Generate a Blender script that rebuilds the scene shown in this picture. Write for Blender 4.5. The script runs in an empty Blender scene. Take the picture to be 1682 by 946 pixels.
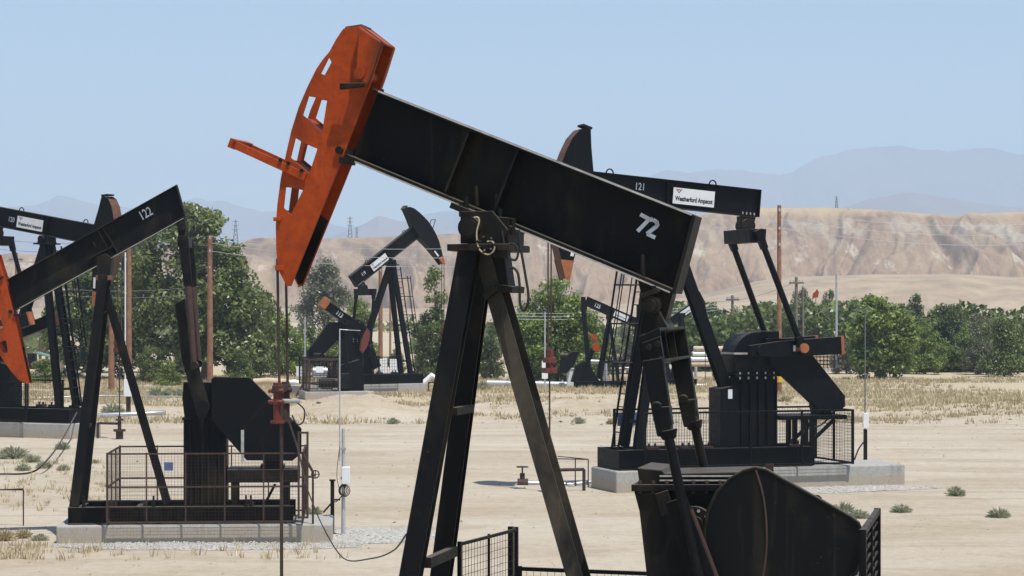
import bpy, bmesh, math, random
import numpy as np
from mathutils import Vector, Matrix
from mathutils.geometry import tessellate_polygon
random.seed(7); np.random.seed(7)
R = math.radians
scene = bpy.context.scene
COL = scene.collection
F, CX, HY, EYE = 3600.0, 841.0, 504.0, 4.3     # focal length, principal column, horizon row (photo pixels), eye height (m)
SUN_EL, SUN_AZ = 67.0, 143.0                    # sun above the horizon; compass bearing it stands at (0 = +Y, clockwise)

# ------------------------------------------------------------------ materials
def newmat(name):
    m = bpy.data.materials.new(name); m.use_nodes = True
    nt = m.node_tree
    b = nt.nodes['Principled BSDF']
    return m, nt, b
def nd(nt, t, **kw):
    n = nt.nodes.new(t)
    for k, v in kw.items():
        if hasattr(n, k): setattr(n, k, v)
        else: n.inputs[k].default_value = v
    return n
def noise(nt, scale, detail=6, rough=.6, vec=None, mapscale=None, dist=0):
    tc = nd(nt, 'ShaderNodeTexCoord')
    src = tc.outputs['Object']
    if mapscale:
        mp = nd(nt, 'ShaderNodeMapping'); mp.inputs['Scale'].default_value = mapscale
        nt.links.new(src, mp.inputs[0]); src = mp.outputs[0]
    n = nd(nt, 'ShaderNodeTexNoise'); n.inputs['Scale'].default_value = scale
    n.inputs['Detail'].default_value = detail; n.inputs['Roughness'].default_value = rough
    n.inputs['Distortion'].default_value = dist
    nt.links.new(src, n.inputs['Vector'])
    return n.outputs['Fac']
def ramp(nt, fac, stops):
    r = nd(nt, 'ShaderNodeValToRGB'); e = r.color_ramp.elements
    while len(e) < len(stops): e.new(.5)
    for i, (p, c) in enumerate(stops):
        e[i].position = p; e[i].color = (c, c, c, 1) if isinstance(c, (int, float)) else (*c, 1)
    nt.links.new(fac, r.inputs[0]); return r.outputs[0]
def mix(nt, fac, a, b, mode='MIX'):
    m = nd(nt, 'ShaderNodeMix', data_type='RGBA', blend_type=mode)
    for s, v in ((0, fac), (6, a), (7, b)):
        if hasattr(v, 'is_output'): nt.links.new(v, m.inputs[s])
        elif s == 0: m.inputs[0].default_value = v
        else: m.inputs[s].default_value = (*v, 1)
    return m.outputs[2]
def bump(nt, b, h, strength=.3, dist=.05):
    n = nd(nt, 'ShaderNodeBump'); n.inputs['Strength'].default_value = strength; n.inputs['Distance'].default_value = dist
    nt.links.new(h, n.inputs['Height']); nt.links.new(n.outputs[0], b.inputs['Normal'])
def upness(nt, lo=.3, hi=.9):
    g = nd(nt, 'ShaderNodeNewGeometry'); s = nd(nt, 'ShaderNodeSeparateXYZ'); nt.links.new(g.outputs['Normal'], s.inputs[0])
    return ramp(nt, s.outputs[2], [(lo, 0), (hi, 1)])
def painted(name, c, rough=.42, wear=(.09, .06, .035), amount=.5, dust=.45, streak=True, lo=.52, hi=.75, scale=2.2, spec=.5):
    m, nt, b = newmat(name)
    n1 = noise(nt, scale, 8, .62, mapscale=(1, 1, .45) if streak else None, dist=.4)
    n2 = noise(nt, scale * 7, 5, .7)
    w = ramp(nt, n1, [(lo, 0), (hi, amount)])
    v = ramp(nt, n2, [(.3, tuple(x * .75 for x in c)), (.7, tuple(x * 1.25 for x in c))])
    col = mix(nt, w, v, wear)
    chips = ramp(nt, noise(nt, scale * 16, 3, .5), [(.70, 0), (.74, .8)])
    col = mix(nt, chips, col, wear)
    stv = ramp(nt, noise(nt, scale * 9, 4, .6, mapscale=(1, 1, .06)), [(.60, 0), (.74, .35)])
    col = mix(nt, stv, col, tuple(.5 * x + .5 * min(1, y * 4 + .02) for x, y in zip(wear, c)))
    up = upness(nt)
    mm = nd(nt, 'ShaderNodeMath', operation='MULTIPLY'); nt.links.new(up, mm.inputs[0]); mm.inputs[1].default_value = dust
    col = mix(nt, mm.outputs[0], col, (.26, .22, .17))
    nt.links.new(col, b.inputs['Base Color'])
    rr = ramp(nt, n2, [(.3, rough - .1), (.75, rough + .2)])
    nt.links.new(rr, b.inputs['Roughness'])
    b.inputs['Specular IOR Level'].default_value = spec
    bump(nt, b, n2, .12, .01)
    return m
def simple(name, c, rough=.6, var=.2, scale=5, metal=0, bmp=.15, c2=None):
    m, nt, b = newmat(name)
    n = noise(nt, scale, 7, .65)
    v = ramp(nt, n, [(.3, tuple(x * (1 - var) for x in c)), (.7, tuple(min(1, x * (1 + var)) for x in (c2 or c)))])
    nt.links.new(v, b.inputs['Base Color']); b.inputs['Roughness'].default_value = rough; b.inputs['Metallic'].default_value = metal
    if bmp: bump(nt, b, n, bmp, .02)
    return m
M = {}
M['black'] = painted('black_paint', (.0042, .0046, .0056), .50, (.031, .025, .014), .8, .3, lo=.49, hi=.66, scale=1.5, spec=.11)
M['black_new'] = painted('fresh_black_paint', (.0036, .004, .005), .46, (.022, .018, .013), .25, .2, lo=.6, hi=.85, scale=1.5, spec=.10)
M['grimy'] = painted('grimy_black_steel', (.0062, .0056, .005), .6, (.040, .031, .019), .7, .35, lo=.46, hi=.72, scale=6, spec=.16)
M['greasy_leg'] = painted('oil_stained_steel', (.056, .046, .032), .55, (.008, .0078, .0078), .97, .25, lo=.40, hi=.62, scale=2.6, spec=.25)
M['orange'] = painted('orange_paint', (.30, .043, .0045), .5, (.085, .018, .005), .8, .15, lo=.5, hi=.7, scale=2.2, spec=.2)
M['red'] = painted('red_paint', (.125, .024, .016), .6, (.04, .018, .012), .5, .2, scale=6, spec=.4)
M['rust'] = simple('rusty_steel', (.085, .038, .022), .8, .4, 9, 0, .3, (.13, .058, .032))
M['rust_dark'] = simple('dark_rusty_steel', (.045, .022, .016), .75, .4, 9, 0, .3)
M['bare'] = simple('worn_bare_steel', (.42, .40, .37), .45, .3, 12, .4, .1)
M['galv'] = simple('galvanised_steel', (.48, .50, .52), .45, .15, 14, .5, .05)
M['white'] = simple('white_painted_sheet', (.74, .75, .75), .5, .08, 6, 0, .03)
M['sign'] = simple('white_sign_face', (.62, .63, .64), .45, .06, 5, 0, 0)
M['ink'] = simple('black_sign_ink', (.012, .012, .016), .5, .1, 5, 0, 0)
M['logo'] = simple('dark_red_sign_ink', (.20, .02, .05), .5, .1, 5, 0, 0)
M['blue'] = simple('blue_sign_face', (.06, .09, .20), .5, .15, 5, 0, 0)
M['stencil'] = simple('white_stencil_paint', (.62, .66, .74), .6, .2, 9, 0, 0)
M['cable'] = simple('steel_wire_rope', (.055, .035, .025), .6, .3, 20, .3, 0)
M['hose'] = simple('black_rubber_hose', (.006, .006, .006), .7, .2, 10, 0, 0)
M['tan_hose'] = simple('dusty_tan_hose', (.36, .30, .21), .7, .2, 10, 0, 0)
M['wire'] = simple('aluminium_line_wire', (.55, .56, .58), .5, .1, 3, .3, 0)
M['line'] = simple('weathered_line_wire', (.16, .15, .15), .5, .1, 3, .3, 0)
M['wood'] = simple('brown_wood_pole', (.20, .095, .05), .85, .35, 4, 0, .3, (.25, .12, .065))
M['greywood'] = simple('grey_wood_pole', (.17, .14, .12), .85, .3, 4, 0, .3)
M['yellow'] = simple('yellow_marker', (.65, .42, .03), .6, .1, 4, 0, 0)
M['green'] = simple('green_sheet_metal', (.10, .22, .15), .6, .15, 4, 0, 0)
M['pipe'] = simple('bare_silver_pipe', (.40, .40, .40), .38, .15, 7, .55, .08)
M['tarp'] = simple('beige_tarp', (.50, .40, .27), .8, .15, 3, 0, .2)
M['hazegrey'] = simple('grey_lattice_steel', (.14, .14, .15), .6, .1, 4, .3, 0)
def concrete():
    m, nt, b = newmat('concrete')
    n = noise(nt, 1.3, 8, .65, mapscale=(1, 1, .5)); n2 = noise(nt, 22, 4, .7)
    c = ramp(nt, n, [(.3, (.36, .345, .32)), (.55, (.37, .355, .325)), (.75, (.42, .40, .36))])
    st = ramp(nt, noise(nt, 3.2, 5, .6, mapscale=(1.6, 1.6, .12)), [(.52, 0), (.72, .55)])
    c = mix(nt, st, c, (.17, .155, .135))
    c = mix(nt, .25, c, ramp(nt, n2, [(.35, .12), (.65, .45)]))
    tc = nd(nt, 'ShaderNodeTexCoord'); sp = nd(nt, 'ShaderNodeSeparateXYZ'); nt.links.new(tc.outputs['Object'], sp.inputs[0])
    ad = nd(nt, 'ShaderNodeMath', operation='MULTIPLY_ADD'); nt.links.new(noise(nt, 2.5, 6, .7), ad.inputs[0]); ad.inputs[1].default_value = -.42; nt.links.new(sp.outputs[2], ad.inputs[2])
    c = mix(nt, ramp(nt, ad.outputs[0], [(0, .6), (.10, 0)]), c, (.36, .29, .20))
    crk = ramp(nt, noise(nt, 5, 2, .5, mapscale=(1, 1, .25)), [(.495, 0), (.5, .5), (.505, 0)])
    c = mix(nt, crk, c, (.12, .11, .10))
    nt.links.new(c, b.inputs['Base Color']); b.inputs['Roughness'].default_value = .9; bump(nt, b, n2, .35, .01)
    return m
M['concrete'] = concrete()
def ground_mat():
    m, nt, b = newmat('dry_dirt')
    a = noise(nt, .09, 9, .62, mapscale=(.7, 1, 1)); f = noise(nt, 3.5, 8, .7); t = noise(nt, .42, 8, .7, mapscale=(.4, 1.0, 1), dist=.8)
    c = ramp(nt, a, [(.30, (.34, .27, .185)), (.44, (.44, .375, .285)), (.56, (.52, .46, .37)), (.68, (.40, .33, .235))])
    c = mix(nt, ramp(nt, t, [(.40, .75), (.52, 0)]), c, (.30, .23, .15))
    c = mix(nt, ramp(nt, t, [(.55, 0), (.68, .6)]), c, (.53, .465, .365))
    c = mix(nt, .42, c, ramp(nt, f, [(.25, (.20, .155, .10)), (.5, (.39, .325, .235)), (.75, (.53, .46, .36))]))
    peb = ramp(nt, noise(nt, 14, 3, .55), [(.62, 0), (.70, .55)])
    c = mix(nt, peb, c, (.24, .20, .15))
    def curve_track(y0, amp, k, ph, wd, colr, gap):
        nonlocal c
        t_ = nd(nt, 'ShaderNodeTexCoord'); q = nd(nt, 'ShaderNodeSeparateXYZ'); nt.links.new(t_.outputs['Object'], q.inputs[0])
        a1 = nd(nt, 'ShaderNodeMath', operation='MULTIPLY_ADD'); nt.links.new(q.outputs[0], a1.inputs[0]); a1.inputs[1].default_value = k; a1.inputs[2].default_value = ph
        sn = nd(nt, 'ShaderNodeMath', operation='SINE'); nt.links.new(a1.outputs[0], sn.inputs[0])
        y_ = nd(nt, 'ShaderNodeMath', operation='MULTIPLY_ADD'); nt.links.new(sn.outputs[0], y_.inputs[0]); y_.inputs[1].default_value = -amp; nt.links.new(q.outputs[1], y_.inputs[2])
        for off in (0, gap):
            d = nd(nt, 'ShaderNodeMath', operation='SUBTRACT'); nt.links.new(y_.outputs[0], d.inputs[0]); d.inputs[1].default_value = y0 + off
            ab = nd(nt, 'ShaderNodeMath', operation='ABSOLUTE'); nt.links.new(d.outputs[0], ab.inputs[0])
            w1 = nd(nt, 'ShaderNodeMath', operation='MULTIPLY_ADD'); nt.links.new(f, w1.inputs[0]); w1.inputs[1].default_value = wd * 1.4; nt.links.new(ab.outputs[0], w1.inputs[2])
            m_ = ramp(nt, w1.outputs[0], [(wd * .75, .62), (wd * 1.6, 0)])
            br = nd(nt, 'ShaderNodeMath', operation='MULTIPLY'); nt.links.new(m_, br.inputs[0]); nt.links.new(ramp(nt, a, [(.42, 0), (.54, 1)]), br.inputs[1])
            c = mix(nt, br.outputs[0], c, colr)
    for args in ((46.5, 2.6, .10, .4, .26, (.30, .235, .155), 1.9), (55, 3.6, .075, 2.2, .32, (.31, .24, .16), 2.1), (66, 2.4, .05, 3.0, .42, (.57, .50, .40), 2.2), (73, 1.6, .06, .2, .5, (.33, .26, .175), 2.3)):
        curve_track(*args)
    oil = ramp(nt, noise(nt, .33, 6, .6, mapscale=(.7, 1, 1)), [(.66, 0), (.74, .55)])
    c = mix(nt, oil, c, (.20, .165, .12))
    # straw-covered flat beyond the work area (distance from the yard: world Y)
    tc = nd(nt, 'ShaderNodeTexCoord'); s = nd(nt, 'ShaderNodeSeparateXYZ'); nt.links.new(tc.outputs['Object'], s.inputs[0])
    mr = nd(nt, 'ShaderNodeMapRange'); mr.inputs[1].default_value = 80; mr.inputs[2].default_value = 100; nt.links.new(s.outputs[1], mr.inputs[0])
    g = ramp(nt, noise(nt, .22, 7, .65, mapscale=(.6, 1, 1)), [(.40, 0), (.56, 1)])
    mm = nd(nt, 'ShaderNodeMath', operation='MULTIPLY'); nt.links.new(mr.outputs[0], mm.inputs[0]); nt.links.new(g, mm.inputs[1])
    straw = ramp(nt, f, [(.3, (.38, .30, .175)), (.7, (.52, .43, .28))])
    c = mix(nt, mm.outputs[0], c, straw)
    c = mix(nt, .18, c, (.52, .46, .37))
    nt.links.new(c, b.inputs['Base Color']); b.inputs['Roughness'].default_value = .95; b.inputs['Specular IOR Level'].default_value = .15
    ad = nd(nt, 'ShaderNodeMath', operation='ADD'); nt.links.new(f, ad.inputs[0]); nt.links.new(t, ad.inputs[1])
    bump(nt, b, ad.outputs[0], .7, .12)
    return m
M['ground'] = ground_mat()
def hill_mat():
    m, nt, b = newmat('dry_badland_soil')
    a = noise(nt, .02, 8, .62); f = noise(nt, .16, 8, .72)
    st = noise(nt, .075, 7, .62, mapscale=(1, .10, .22), dist=.5); st2 = noise(nt, .2, 6, .62, mapscale=(1, .08, .2), dist=.35)
    c = ramp(nt, a, [(.32, (.215, .140, .090)), (.5, (.265, .178, .112)), (.68, (.30, .215, .130))])
    c = mix(nt, ramp(nt, st, [(.38, .95), (.49, 0)]), c, (.15, .088, .062))
    c = mix(nt, ramp(nt, st, [(.52, 0), (.64, .75)]), c, (.34, .245, .145))
    c = mix(nt, ramp(nt, st2, [(.54, 0), (.62, .55)]), c, (.37, .29, .20))
    c = mix(nt, .35, c, ramp(nt, f, [(.3, (.14, .085, .058)), (.7, (.41, .30, .195))]))
    tc = nd(nt, 'ShaderNodeTexCoord'); s = nd(nt, 'ShaderNodeSeparateXYZ'); nt.links.new(tc.outputs['Object'], s.inputs[0])
    def mul(x, y):
        k = nd(nt, 'ShaderNodeMath', operation='MULTIPLY'); nt.links.new(x, k.inputs[0]); nt.links.new(y, k.inputs[1]); return k.outputs[0]
    def band(lo, a_, b_, hi):
        g = nd(nt, 'ShaderNodeMapRange'); g.inputs[1].default_value = 0; g.inputs[2].default_value = 60; nt.links.new(s.outputs[2], g.inputs[0])
        return ramp(nt, g.outputs[0], [(lo / 60, 0), (a_ / 60, 1), (b_ / 60, 1), (hi / 60, 0)])
    xr = nd(nt, 'ShaderNodeMapRange'); xr.inputs[1].default_value = 70; xr.inputs[2].default_value = 135; nt.links.new(s.outputs[0], xr.inputs[0])
    pale = noise(nt, .055, 9, .75, mapscale=(1, .3, 1.1)); pale2 = noise(nt, .09, 8, .7, mapscale=(1, .2, 1.0))
    c = mix(nt, mul(mul(ramp(nt, pale, [(.48, 0), (.58, .6)]), band(30, 37, 46, 50)), xr.outputs[0]), c, (.40, .36, .285))
    c = mix(nt, mul(ramp(nt, pale2, [(.57, 0), (.64, .6)]), band(18, 22, 34, 40)), c, (.50, .45, .36))
    c = mix(nt, mul(ramp(nt, a, [(.3, .9), (.7, .6)]), band(49, 54, 59.6, 60)), c, (.46, .335, .175))
    sc = ramp(nt, noise(nt, .35, 3, .5), [(.66, 0), (.72, .6)])
    c = mix(nt, sc, c, (.14, .11, .06))
    nt.links.new(c, b.inputs['Base Color']); b.inputs['Roughness'].default_value = 1; b.inputs['Specular IOR Level'].default_value = .1
    bump(nt, b, st2, .5, 1.5)
    return m
M['hill'] = hill_mat()
M['foothill'] = simple('dry_grass_slope', (.31, .23, .145), 1, .25, .06, 0, .5, (.35, .265, .17))
M['mountain'] = simple('far_mountain_soil', (.20, .155, .12), 1, .3, .002, 0, 0)
def leaf_mat(name, dark, light, trans=.38, clump=.5):
    m, nt, b = newmat(name)
    g = nd(nt, 'ShaderNodeNewGeometry')
    v = ramp(nt, g.outputs['Random Per Island'], [(0, dark), (.75, light), (1, tuple(min(1, x * 1.4) for x in light))])
    n = noise(nt, clump, 4, .6)
    v = mix(nt, ramp(nt, n, [(.36, .45), (.56, 0)]), v, dark)
    oi = nd(nt, 'ShaderNodeObjectInfo'); v = mix(nt, ramp(nt, oi.outputs['Random'], [(0, 0), (1, .45)]), v, mix(nt, .5, v, (.24, .26, .10)))
    nt.links.new(v, b.inputs['Base Color']); b.inputs['Roughness'].default_value = .38; b.inputs['Specular IOR Level'].default_value = .5
    t = nd(nt, 'ShaderNodeBsdfTranslucent'); nt.links.new(v, t.inputs[0])
    ms = nd(nt, 'ShaderNodeMixShader'); ms.inputs[0].default_value = trans
    nt.links.new(b.outputs[0], ms.inputs[1]); nt.links.new(t.outputs[0], ms.inputs[2])
    nt.links.new(ms.outputs[0], nt.nodes['Material Output'].inputs[0])
    return m
M['leaf'] = leaf_mat('green_leaves', (.040, .064, .012), (.205, .250, .075))
M['leaf_bright'] = leaf_mat('bright_green_leaves', (.075, .115, .018), (.260, .335, .070))
M['leaf_dark'] = leaf_mat('dark_green_leaves', (.036, .054, .016), (.150, .190, .062))
M['leaf_grey'] = leaf_mat('grey_green_leaves', (.075, .080, .052), (.21, .21, .145))
M['leaf_sage'] = leaf_mat('sage_leaves', (.24, .25, .17), (.46, .47, .33), .45)
M['straw'] = leaf_mat('dry_straw', (.36, .285, .16), (.58, .48, .30), .2, .3)
M['bark'] = simple('brown_bark', (.10, .075, .055), .9, .35, 5, 0, .4)
M['stone'] = simple('grey_gravel_stone', (.36, .345, .32), .9, .3, 6, 0, .2)
M['clod'] = simple('dirt_clod', (.31, .25, .175), .95, .3, 6, 0, .2)
M['far_orange'] = simple('faded_orange_paint', (.27, .085, .030), .7, .3, 5, 0, .1)
M['gravel'] = simple('crushed_gravel', (.33, .31, .27), .95, .5, 12, 0, .6, (.42, .40, .36))

# ------------------------------------------------------------------ mesh building
def V(*a): return Vector(a)
class MB:
    def __init__(s): s.v = []; s.f = []
    def add(s, vs, fs):
        o = len(s.v); s.v += [tuple(v) for v in vs]; s.f += [tuple(i + o for i in f) for f in fs]; return s
    def box(s, x0, x1, y0, y1, z0, z1):
        vs = [(x, y, z) for z in (z0, z1) for y in (y0, y1) for x in (x0, x1)]
        return s.add(vs, [(0, 2, 3, 1), (4, 5, 7, 6), (0, 1, 5, 4), (2, 6, 7, 3), (0, 4, 6, 2), (1, 3, 7, 5)])
    def bar(s, p0, p1, w, h, up=(0, 0, 1), w1=None, h1=None):
        """rectangular bar: w across, h along 'up'."""
        p0, p1 = Vector(p0), Vector(p1); d = (p1 - p0).normalized(); u = Vector(up)
        a = d.cross(u)
        if a.length < 1e-4: a = d.cross(Vector((1, 0, 0)))
        a.normalize(); u = a.cross(d).normalized()
        vs = []
        for p, ww, hh in ((p0, w, h), (p1, w1 or w, h1 or h)):
            vs += [p + a * sx * ww / 2 + u * sz * hh / 2 for sx, sz in ((-1, -1), (1, -1), (1, 1), (-1, 1))]
        return s.add(vs, [(3, 2, 1, 0), (4, 5, 6, 7), (0, 1, 5, 4), (1, 2, 6, 5), (2, 3, 7, 6), (3, 0, 4, 7)])
    def hbar(s, p0, p1, width, depth, t=.016, up=(0, 1, 0)):
        """H section: two flanges 'width' wide, 'depth' apart along up, with a web between."""
        p0, p1 = Vector(p0), Vector(p1); d = (p1 - p0).normalized(); a = d.cross(Vector(up)).normalized(); u = a.cross(d).normalized()
        for sg in (-1, 1):
            o = u * sg * (depth / 2 - t / 2); s.bar(p0 + o, p1 + o, width, t, u)
        s.bar(p0, p1, t, depth - 2 * t - .001, u); return s
    def tube(s, pts, r, n=8, closed=False, r1=None):
        pts = [Vector(p) for p in pts]; k = len(pts); vs = []; fs = []; a = None
        for i, p in enumerate(pts):
            if closed: d = pts[(i + 1) % k] - pts[i - 1]
            else: d = pts[min(i + 1, k - 1)] - pts[max(i - 1, 0)]
            d.normalize()
            if a is None:
                a = d.cross(Vector((0, 0, 1)))
                if a.length < .05: a = d.cross(Vector((0, 1, 0)))
            a = (a - d * a.dot(d)).normalized(); c = d.cross(a)
            rr = r if r1 is None else r + (r1 - r) * i / max(1, k - 1)
            vs += [p + (a * math.cos(2 * math.pi * j / n) + c * math.sin(2 * math.pi * j / n)) * rr for j in range(n)]
        m = k if closed else k - 1
        for i in range(m):
            for j in range(n):
                fs.append((i * n + j, i * n + (j + 1) % n, ((i + 1) % k) * n + (j + 1) % n, ((i + 1) % k) * n + j))
        if not closed:
            fs.append(tuple(range(n - 1, -1, -1))); fs.append(tuple((k - 1) * n + j for j in range(n)))
        return s.add(vs, fs)
    def build_each(s, name, mat, parent=None, bevel=0, smooth=False):
        """one object per separate piece (bolts, clamps)."""
        par = list(range(len(s.v)))
        def find(i):
            while par[i] != i: par[i] = par[par[i]]; i = par[i]
            return i
        for f in s.f:
            for q in f[1:]: par[find(q)] = find(f[0])
        gs = {}
        for f in s.f: gs.setdefault(find(f[0]), []).append(f)
        out = []
        for fs in gs.values():
            ids = sorted({i for f in fs for i in f}); mp = {a: b for b, a in enumerate(ids)}
            m = MB(); m.v = [s.v[i] for i in ids]; m.f = [tuple(mp[i] for i in f) for f in fs]; out.append(m.build(name, mat, parent, bevel, smooth))
        return out
    def cyl(s, p0, p1, r, n=20, r1=None): return s.tube([p0, p1], r, n, False, r1)
    def prism(s, poly, y0, y1, holes=()):
        """outline in (x, z), extruded along y; true holes."""
        loops = [[Vector((p[0], p[1], 0)) for p in poly]] + [[Vector((p[0], p[1], 0)) for p in h] for h in holes]
        tri = tessellate_polygon(loops); flat = [p for l in loops for p in l]; n = len(flat)
        vs = [(p.x, y0, p.y) for p in flat] + [(p.x, y1, p.y) for p in flat]; fs = []
        for t in tri:
            a, b, c = (flat[i] for i in t)
            if (b - a).cross(c - a).z < 0: t = (t[0], t[2], t[1])
            if y0 < y1: fs.append((t[0], t[1], t[2])); fs.append((t[2] + n, t[1] + n, t[0] + n))
        o = 0
        for l in loops:
            k = len(l)
            for i in range(k): fs.append((o + i, o + (i + 1) % k, o + (i + 1) % k + n, o + i + n))
            o += k
        return s.add(vs, fs)
    def build(s, name, mat, parent=None, bevel=0, smooth=False):
        me = bpy.data.meshes.new(name); me.from_pydata(s.v, [], s.f); me.materials.append(M[mat])
        bm = bmesh.new(); bm.from_mesh(me); bmesh.ops.recalc_face_normals(bm, faces=bm.faces); bm.to_mesh(me); bm.free()
        o = bpy.data.objects.new(name, me); COL.objects.link(o)
        if parent: o.parent = parent
        if smooth:
            for p in me.polygons: p.use_smooth = True
            me.set_sharp_from_angle(angle=R(40))
        if bevel:
            b = o.modifiers.new('edge', 'BEVEL'); b.width = bevel; b.segments = 2; b.limit_method = 'ANGLE'; b.angle_limit = R(50)
        return o
def tag(o, label=None, cat=None, group=None, kind=None):
    if label and not 4 <= len(label.split()) <= 16: print('LABEL', len(label.split()), label)
    if label: o['label'] = label
    if cat: o['category'] = cat
    if group: o['group'] = group
    if kind: o['kind'] = kind
    return o
def empty(name, loc, rz=0):
    o = bpy.data.objects.new(name, None); COL.objects.link(o); o.location = loc; o.rotation_euler = (0, 0, rz); o.empty_display_size = .3
    return o
def text_geo(body, h, sx=1.0, bold=0.0):
    cu = bpy.data.curves.new('t', 'FONT'); cu.body = body; cu.size = 1; cu.offset = bold; cu.align_x = 'LEFT'; cu.resolution_u = 3
    ob = bpy.data.objects.new('t', cu); COL.objects.link(ob); bpy.context.view_layer.update()
    me = bpy.data.meshes.new_from_object(ob.evaluated_get(bpy.context.evaluated_depsgraph_get()))
    vs = [v.co.copy() for v in me.vertices]; fs = [tuple(p.vertices) for p in me.polygons]
    bpy.data.objects.remove(ob); bpy.data.meshes.remove(me)
    y0 = min(v.y for v in vs); y1 = max(v.y for v in vs); x0 = min(v.x for v in vs); k = h / max(.01, y1 - y0)
    vs = [((v.x - x0) * k * sx, (v.y - y0) * k) for v in vs]
    return vs, fs, max(v[0] for v in vs)
def text_on(mb, body, h, O, ex, ez, sx=1.0, bold=0.0, width=None, off=.003):
    vs, fs, w = text_geo(body, h, sx, bold)
    if width: vs = [(a * width / w, b) for a, b in vs]; w = width
    ex, ez = Vector(ex).normalized(), Vector(ez).normalized(); n = ex.cross(ez)
    mb.add([Vector(O) + ex * a + ez * b + n * off for a, b in vs], fs); return w
class Frame:
    """a machine's own axes: x along its beam, y across, z up; at() finds the point of the plane y that stands behind a photo pixel."""
    def __init__(s, px, D, yaw):
        s.X, s.Y, s.a = (px - CX) / F * D, D, R(yaw)
    def p(s, px, py, y=0.0):
        b = (math.cos(s.a), math.sin(s.a)); ox = s.X - y * b[1]; oy = s.Y + y * b[0]; dx = (px - CX) / F
        t = (b[0] * oy - b[1] * ox) / (b[0] - dx * b[1]); x = (t * dx - ox) / b[0]
        return Vector((x, y, EYE - t * (py - HY) / F))
    def q(s, px, py, y=0.0):
        v = s.p(px, py, y); return (v.x, v.z)
    def qs(s, pts, y=0.0): return [s.q(a, b, y) for a, b in pts]
    def root(s, name): return empty(name, (s.X, s.Y, 0), s.a)
def W(px, py, d): return Vector(((px - CX) / F * d, d, EYE - (py - HY) / F * d))
def gnd(py, z=0): return (EYE - z) * F / (py - HY)
def sm(pts, n=6):
    """smooth curve through points (Catmull-Rom)."""
    P = [Vector(p) for p in pts]; out = []
    for i in range(len(P) - 1):
        a, b, c, d = P[max(i - 1, 0)], P[i], P[i + 1], P[min(i + 2, len(P) - 1)]
        for k in range(n):
            t = k / n
            out.append(.5 * ((2 * b) + (c - a) * t + (2 * a - 5 * b + 4 * c - d) * t * t + (3 * b - a - 3 * c + d) * t ** 3))
    return out + [P[-1]]
# ------------------------------------------------------------------ fences
def mesh_panel(mb, A, B, z0, z1, sx=.06, sz=.06, t=.005):
    """welded wire between two uprights A and B (x, y)."""
    A, B = Vector((A[0], A[1], 0)), Vector((B[0], B[1], 0)); L = (B - A).length; d = (B - A) / L; n = Vector((-d.y, d.x, 0))
    k = max(2, int(L / sx))
    for i in range(1, k):
        p = A + d * L * i / k; mb.bar((p.x, p.y, z0), (p.x, p.y, z1), t, t, n)
    k = max(2, int((z1 - z0) / sz))
    for i in range(1, k):
        z = z0 + (z1 - z0) * i / k; mb.bar((A.x, A.y, z), (B.x, B.y, z), t, t)
def fence(root, runs, z0, z1, mat, post=.045, sx=.06, sz=.06, mids=(), step=1.5, t=.005, wires=True):
    """runs: list of (A, B) in the root's own axes. Posts, rails and wire panels are separate parts."""
    done = set()
    for A, B in runs:
        A, B = Vector((*A, 0)), Vector((*B, 0)); L = (B - A).length; k = max(1, round(L / step))
        for i in range(k + 1):
            p = A + (B - A) * i / k; key = (round(p.x, 1), round(p.y, 1))
            if key in done: continue
            done.add(key)
            m = MB(); e = .0 if i in (0, k) else .012; m.box(p.x - post / 2 + e / 2, p.x + post / 2 - e / 2, p.y - post / 2 + e / 2, p.y + post / 2 - e / 2, z0, z1 - .002); m.build('post', mat, root)
        for z in (z0 + .03, z1 - .025) + tuple(mids):
            m = MB(); d = (B - A).normalized(); m.bar(A + d * post / 2 + V(0, 0, z), B - d * post / 2 + V(0, 0, z), post * .8, post * .8); m.build('rail', mat, root)
        if wires:
            m = MB(); mesh_panel(m, A, B, z0 + .03, z1 - .03, sx, sz, t); m.build('mesh_panel', mat, root)

# ------------------------------------------------------------------ pumpjack with number 72 (nearest)
J = Frame(775, 16.74, -13); r72 = J.root('pumpjack')
tag(r72, 'black pumpjack numbered 72 with tall orange horse head, largest and nearest of all', 'pumpjack', 'pumpjacks in the oilfield')
def ibeam(TL, TR, BL, BR, fw, web=.014, ft=.025):
    """I-beam from its four corners in (x, z): two flanges and a web."""
    m = MB(); TL, TR, BL, BR = (Vector(p) for p in (TL, TR, BL, BR))
    dn = (BL - TL).normalized() * ft
    m.prism([TL, TR, TR + dn, TL + dn], -fw / 2, fw / 2); m.prism([BL - dn, BR - dn, BR, BL], -fw / 2, fw / 2)
    m.prism([TL + dn, TR + dn, BR - dn, BL - dn], -web / 2, web / 2); return m
fy = -.17
TL, TR, BL, BR = (Vector(J.q(*p, fy)) for p in ((612, 145), (1137, 352), (567, 258), (1103, 480)))
beam = ibeam(TL, TR, BL, BR, .34).build('walking_beam', 'black', r72, .004)
ud = (TR - TL).normalized(); vd = Vector((-ud.y, ud.x))               # along the beam to its tail, and square to it
m = MB(); m.prism([TR + ud * .004 - vd * .002, TR + ud * .028 - vd * .002, BR + ud * .03, BR + ud * .004], -.168, .168); m.build('end_plate', 'grimy', beam)
for px in (770, 850):
    t_ = Vector(J.q(px, 145 + (px - 612) * .3943, fy)) - vd * .028; b_ = t_ - vd * .50
    m = MB()
    for y0, y1 in ((-.16, -.009), (.009, .16)): m.prism([t_, t_ + ud * .02, b_ + ud * .02, b_], y0, y1)
    m.build_each('stiffener', 'black', beam)
for a, b in (((781, 306), (783, 338)), ((814, 318), (817, 346)), ((1055, 418), (1057, 462))):
    m = MB(); m.cyl(J.p(*a, -.12), J.p(*b, -.12), .018, 10); m.build('bolt', 'grimy', beam, 0, True)
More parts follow.
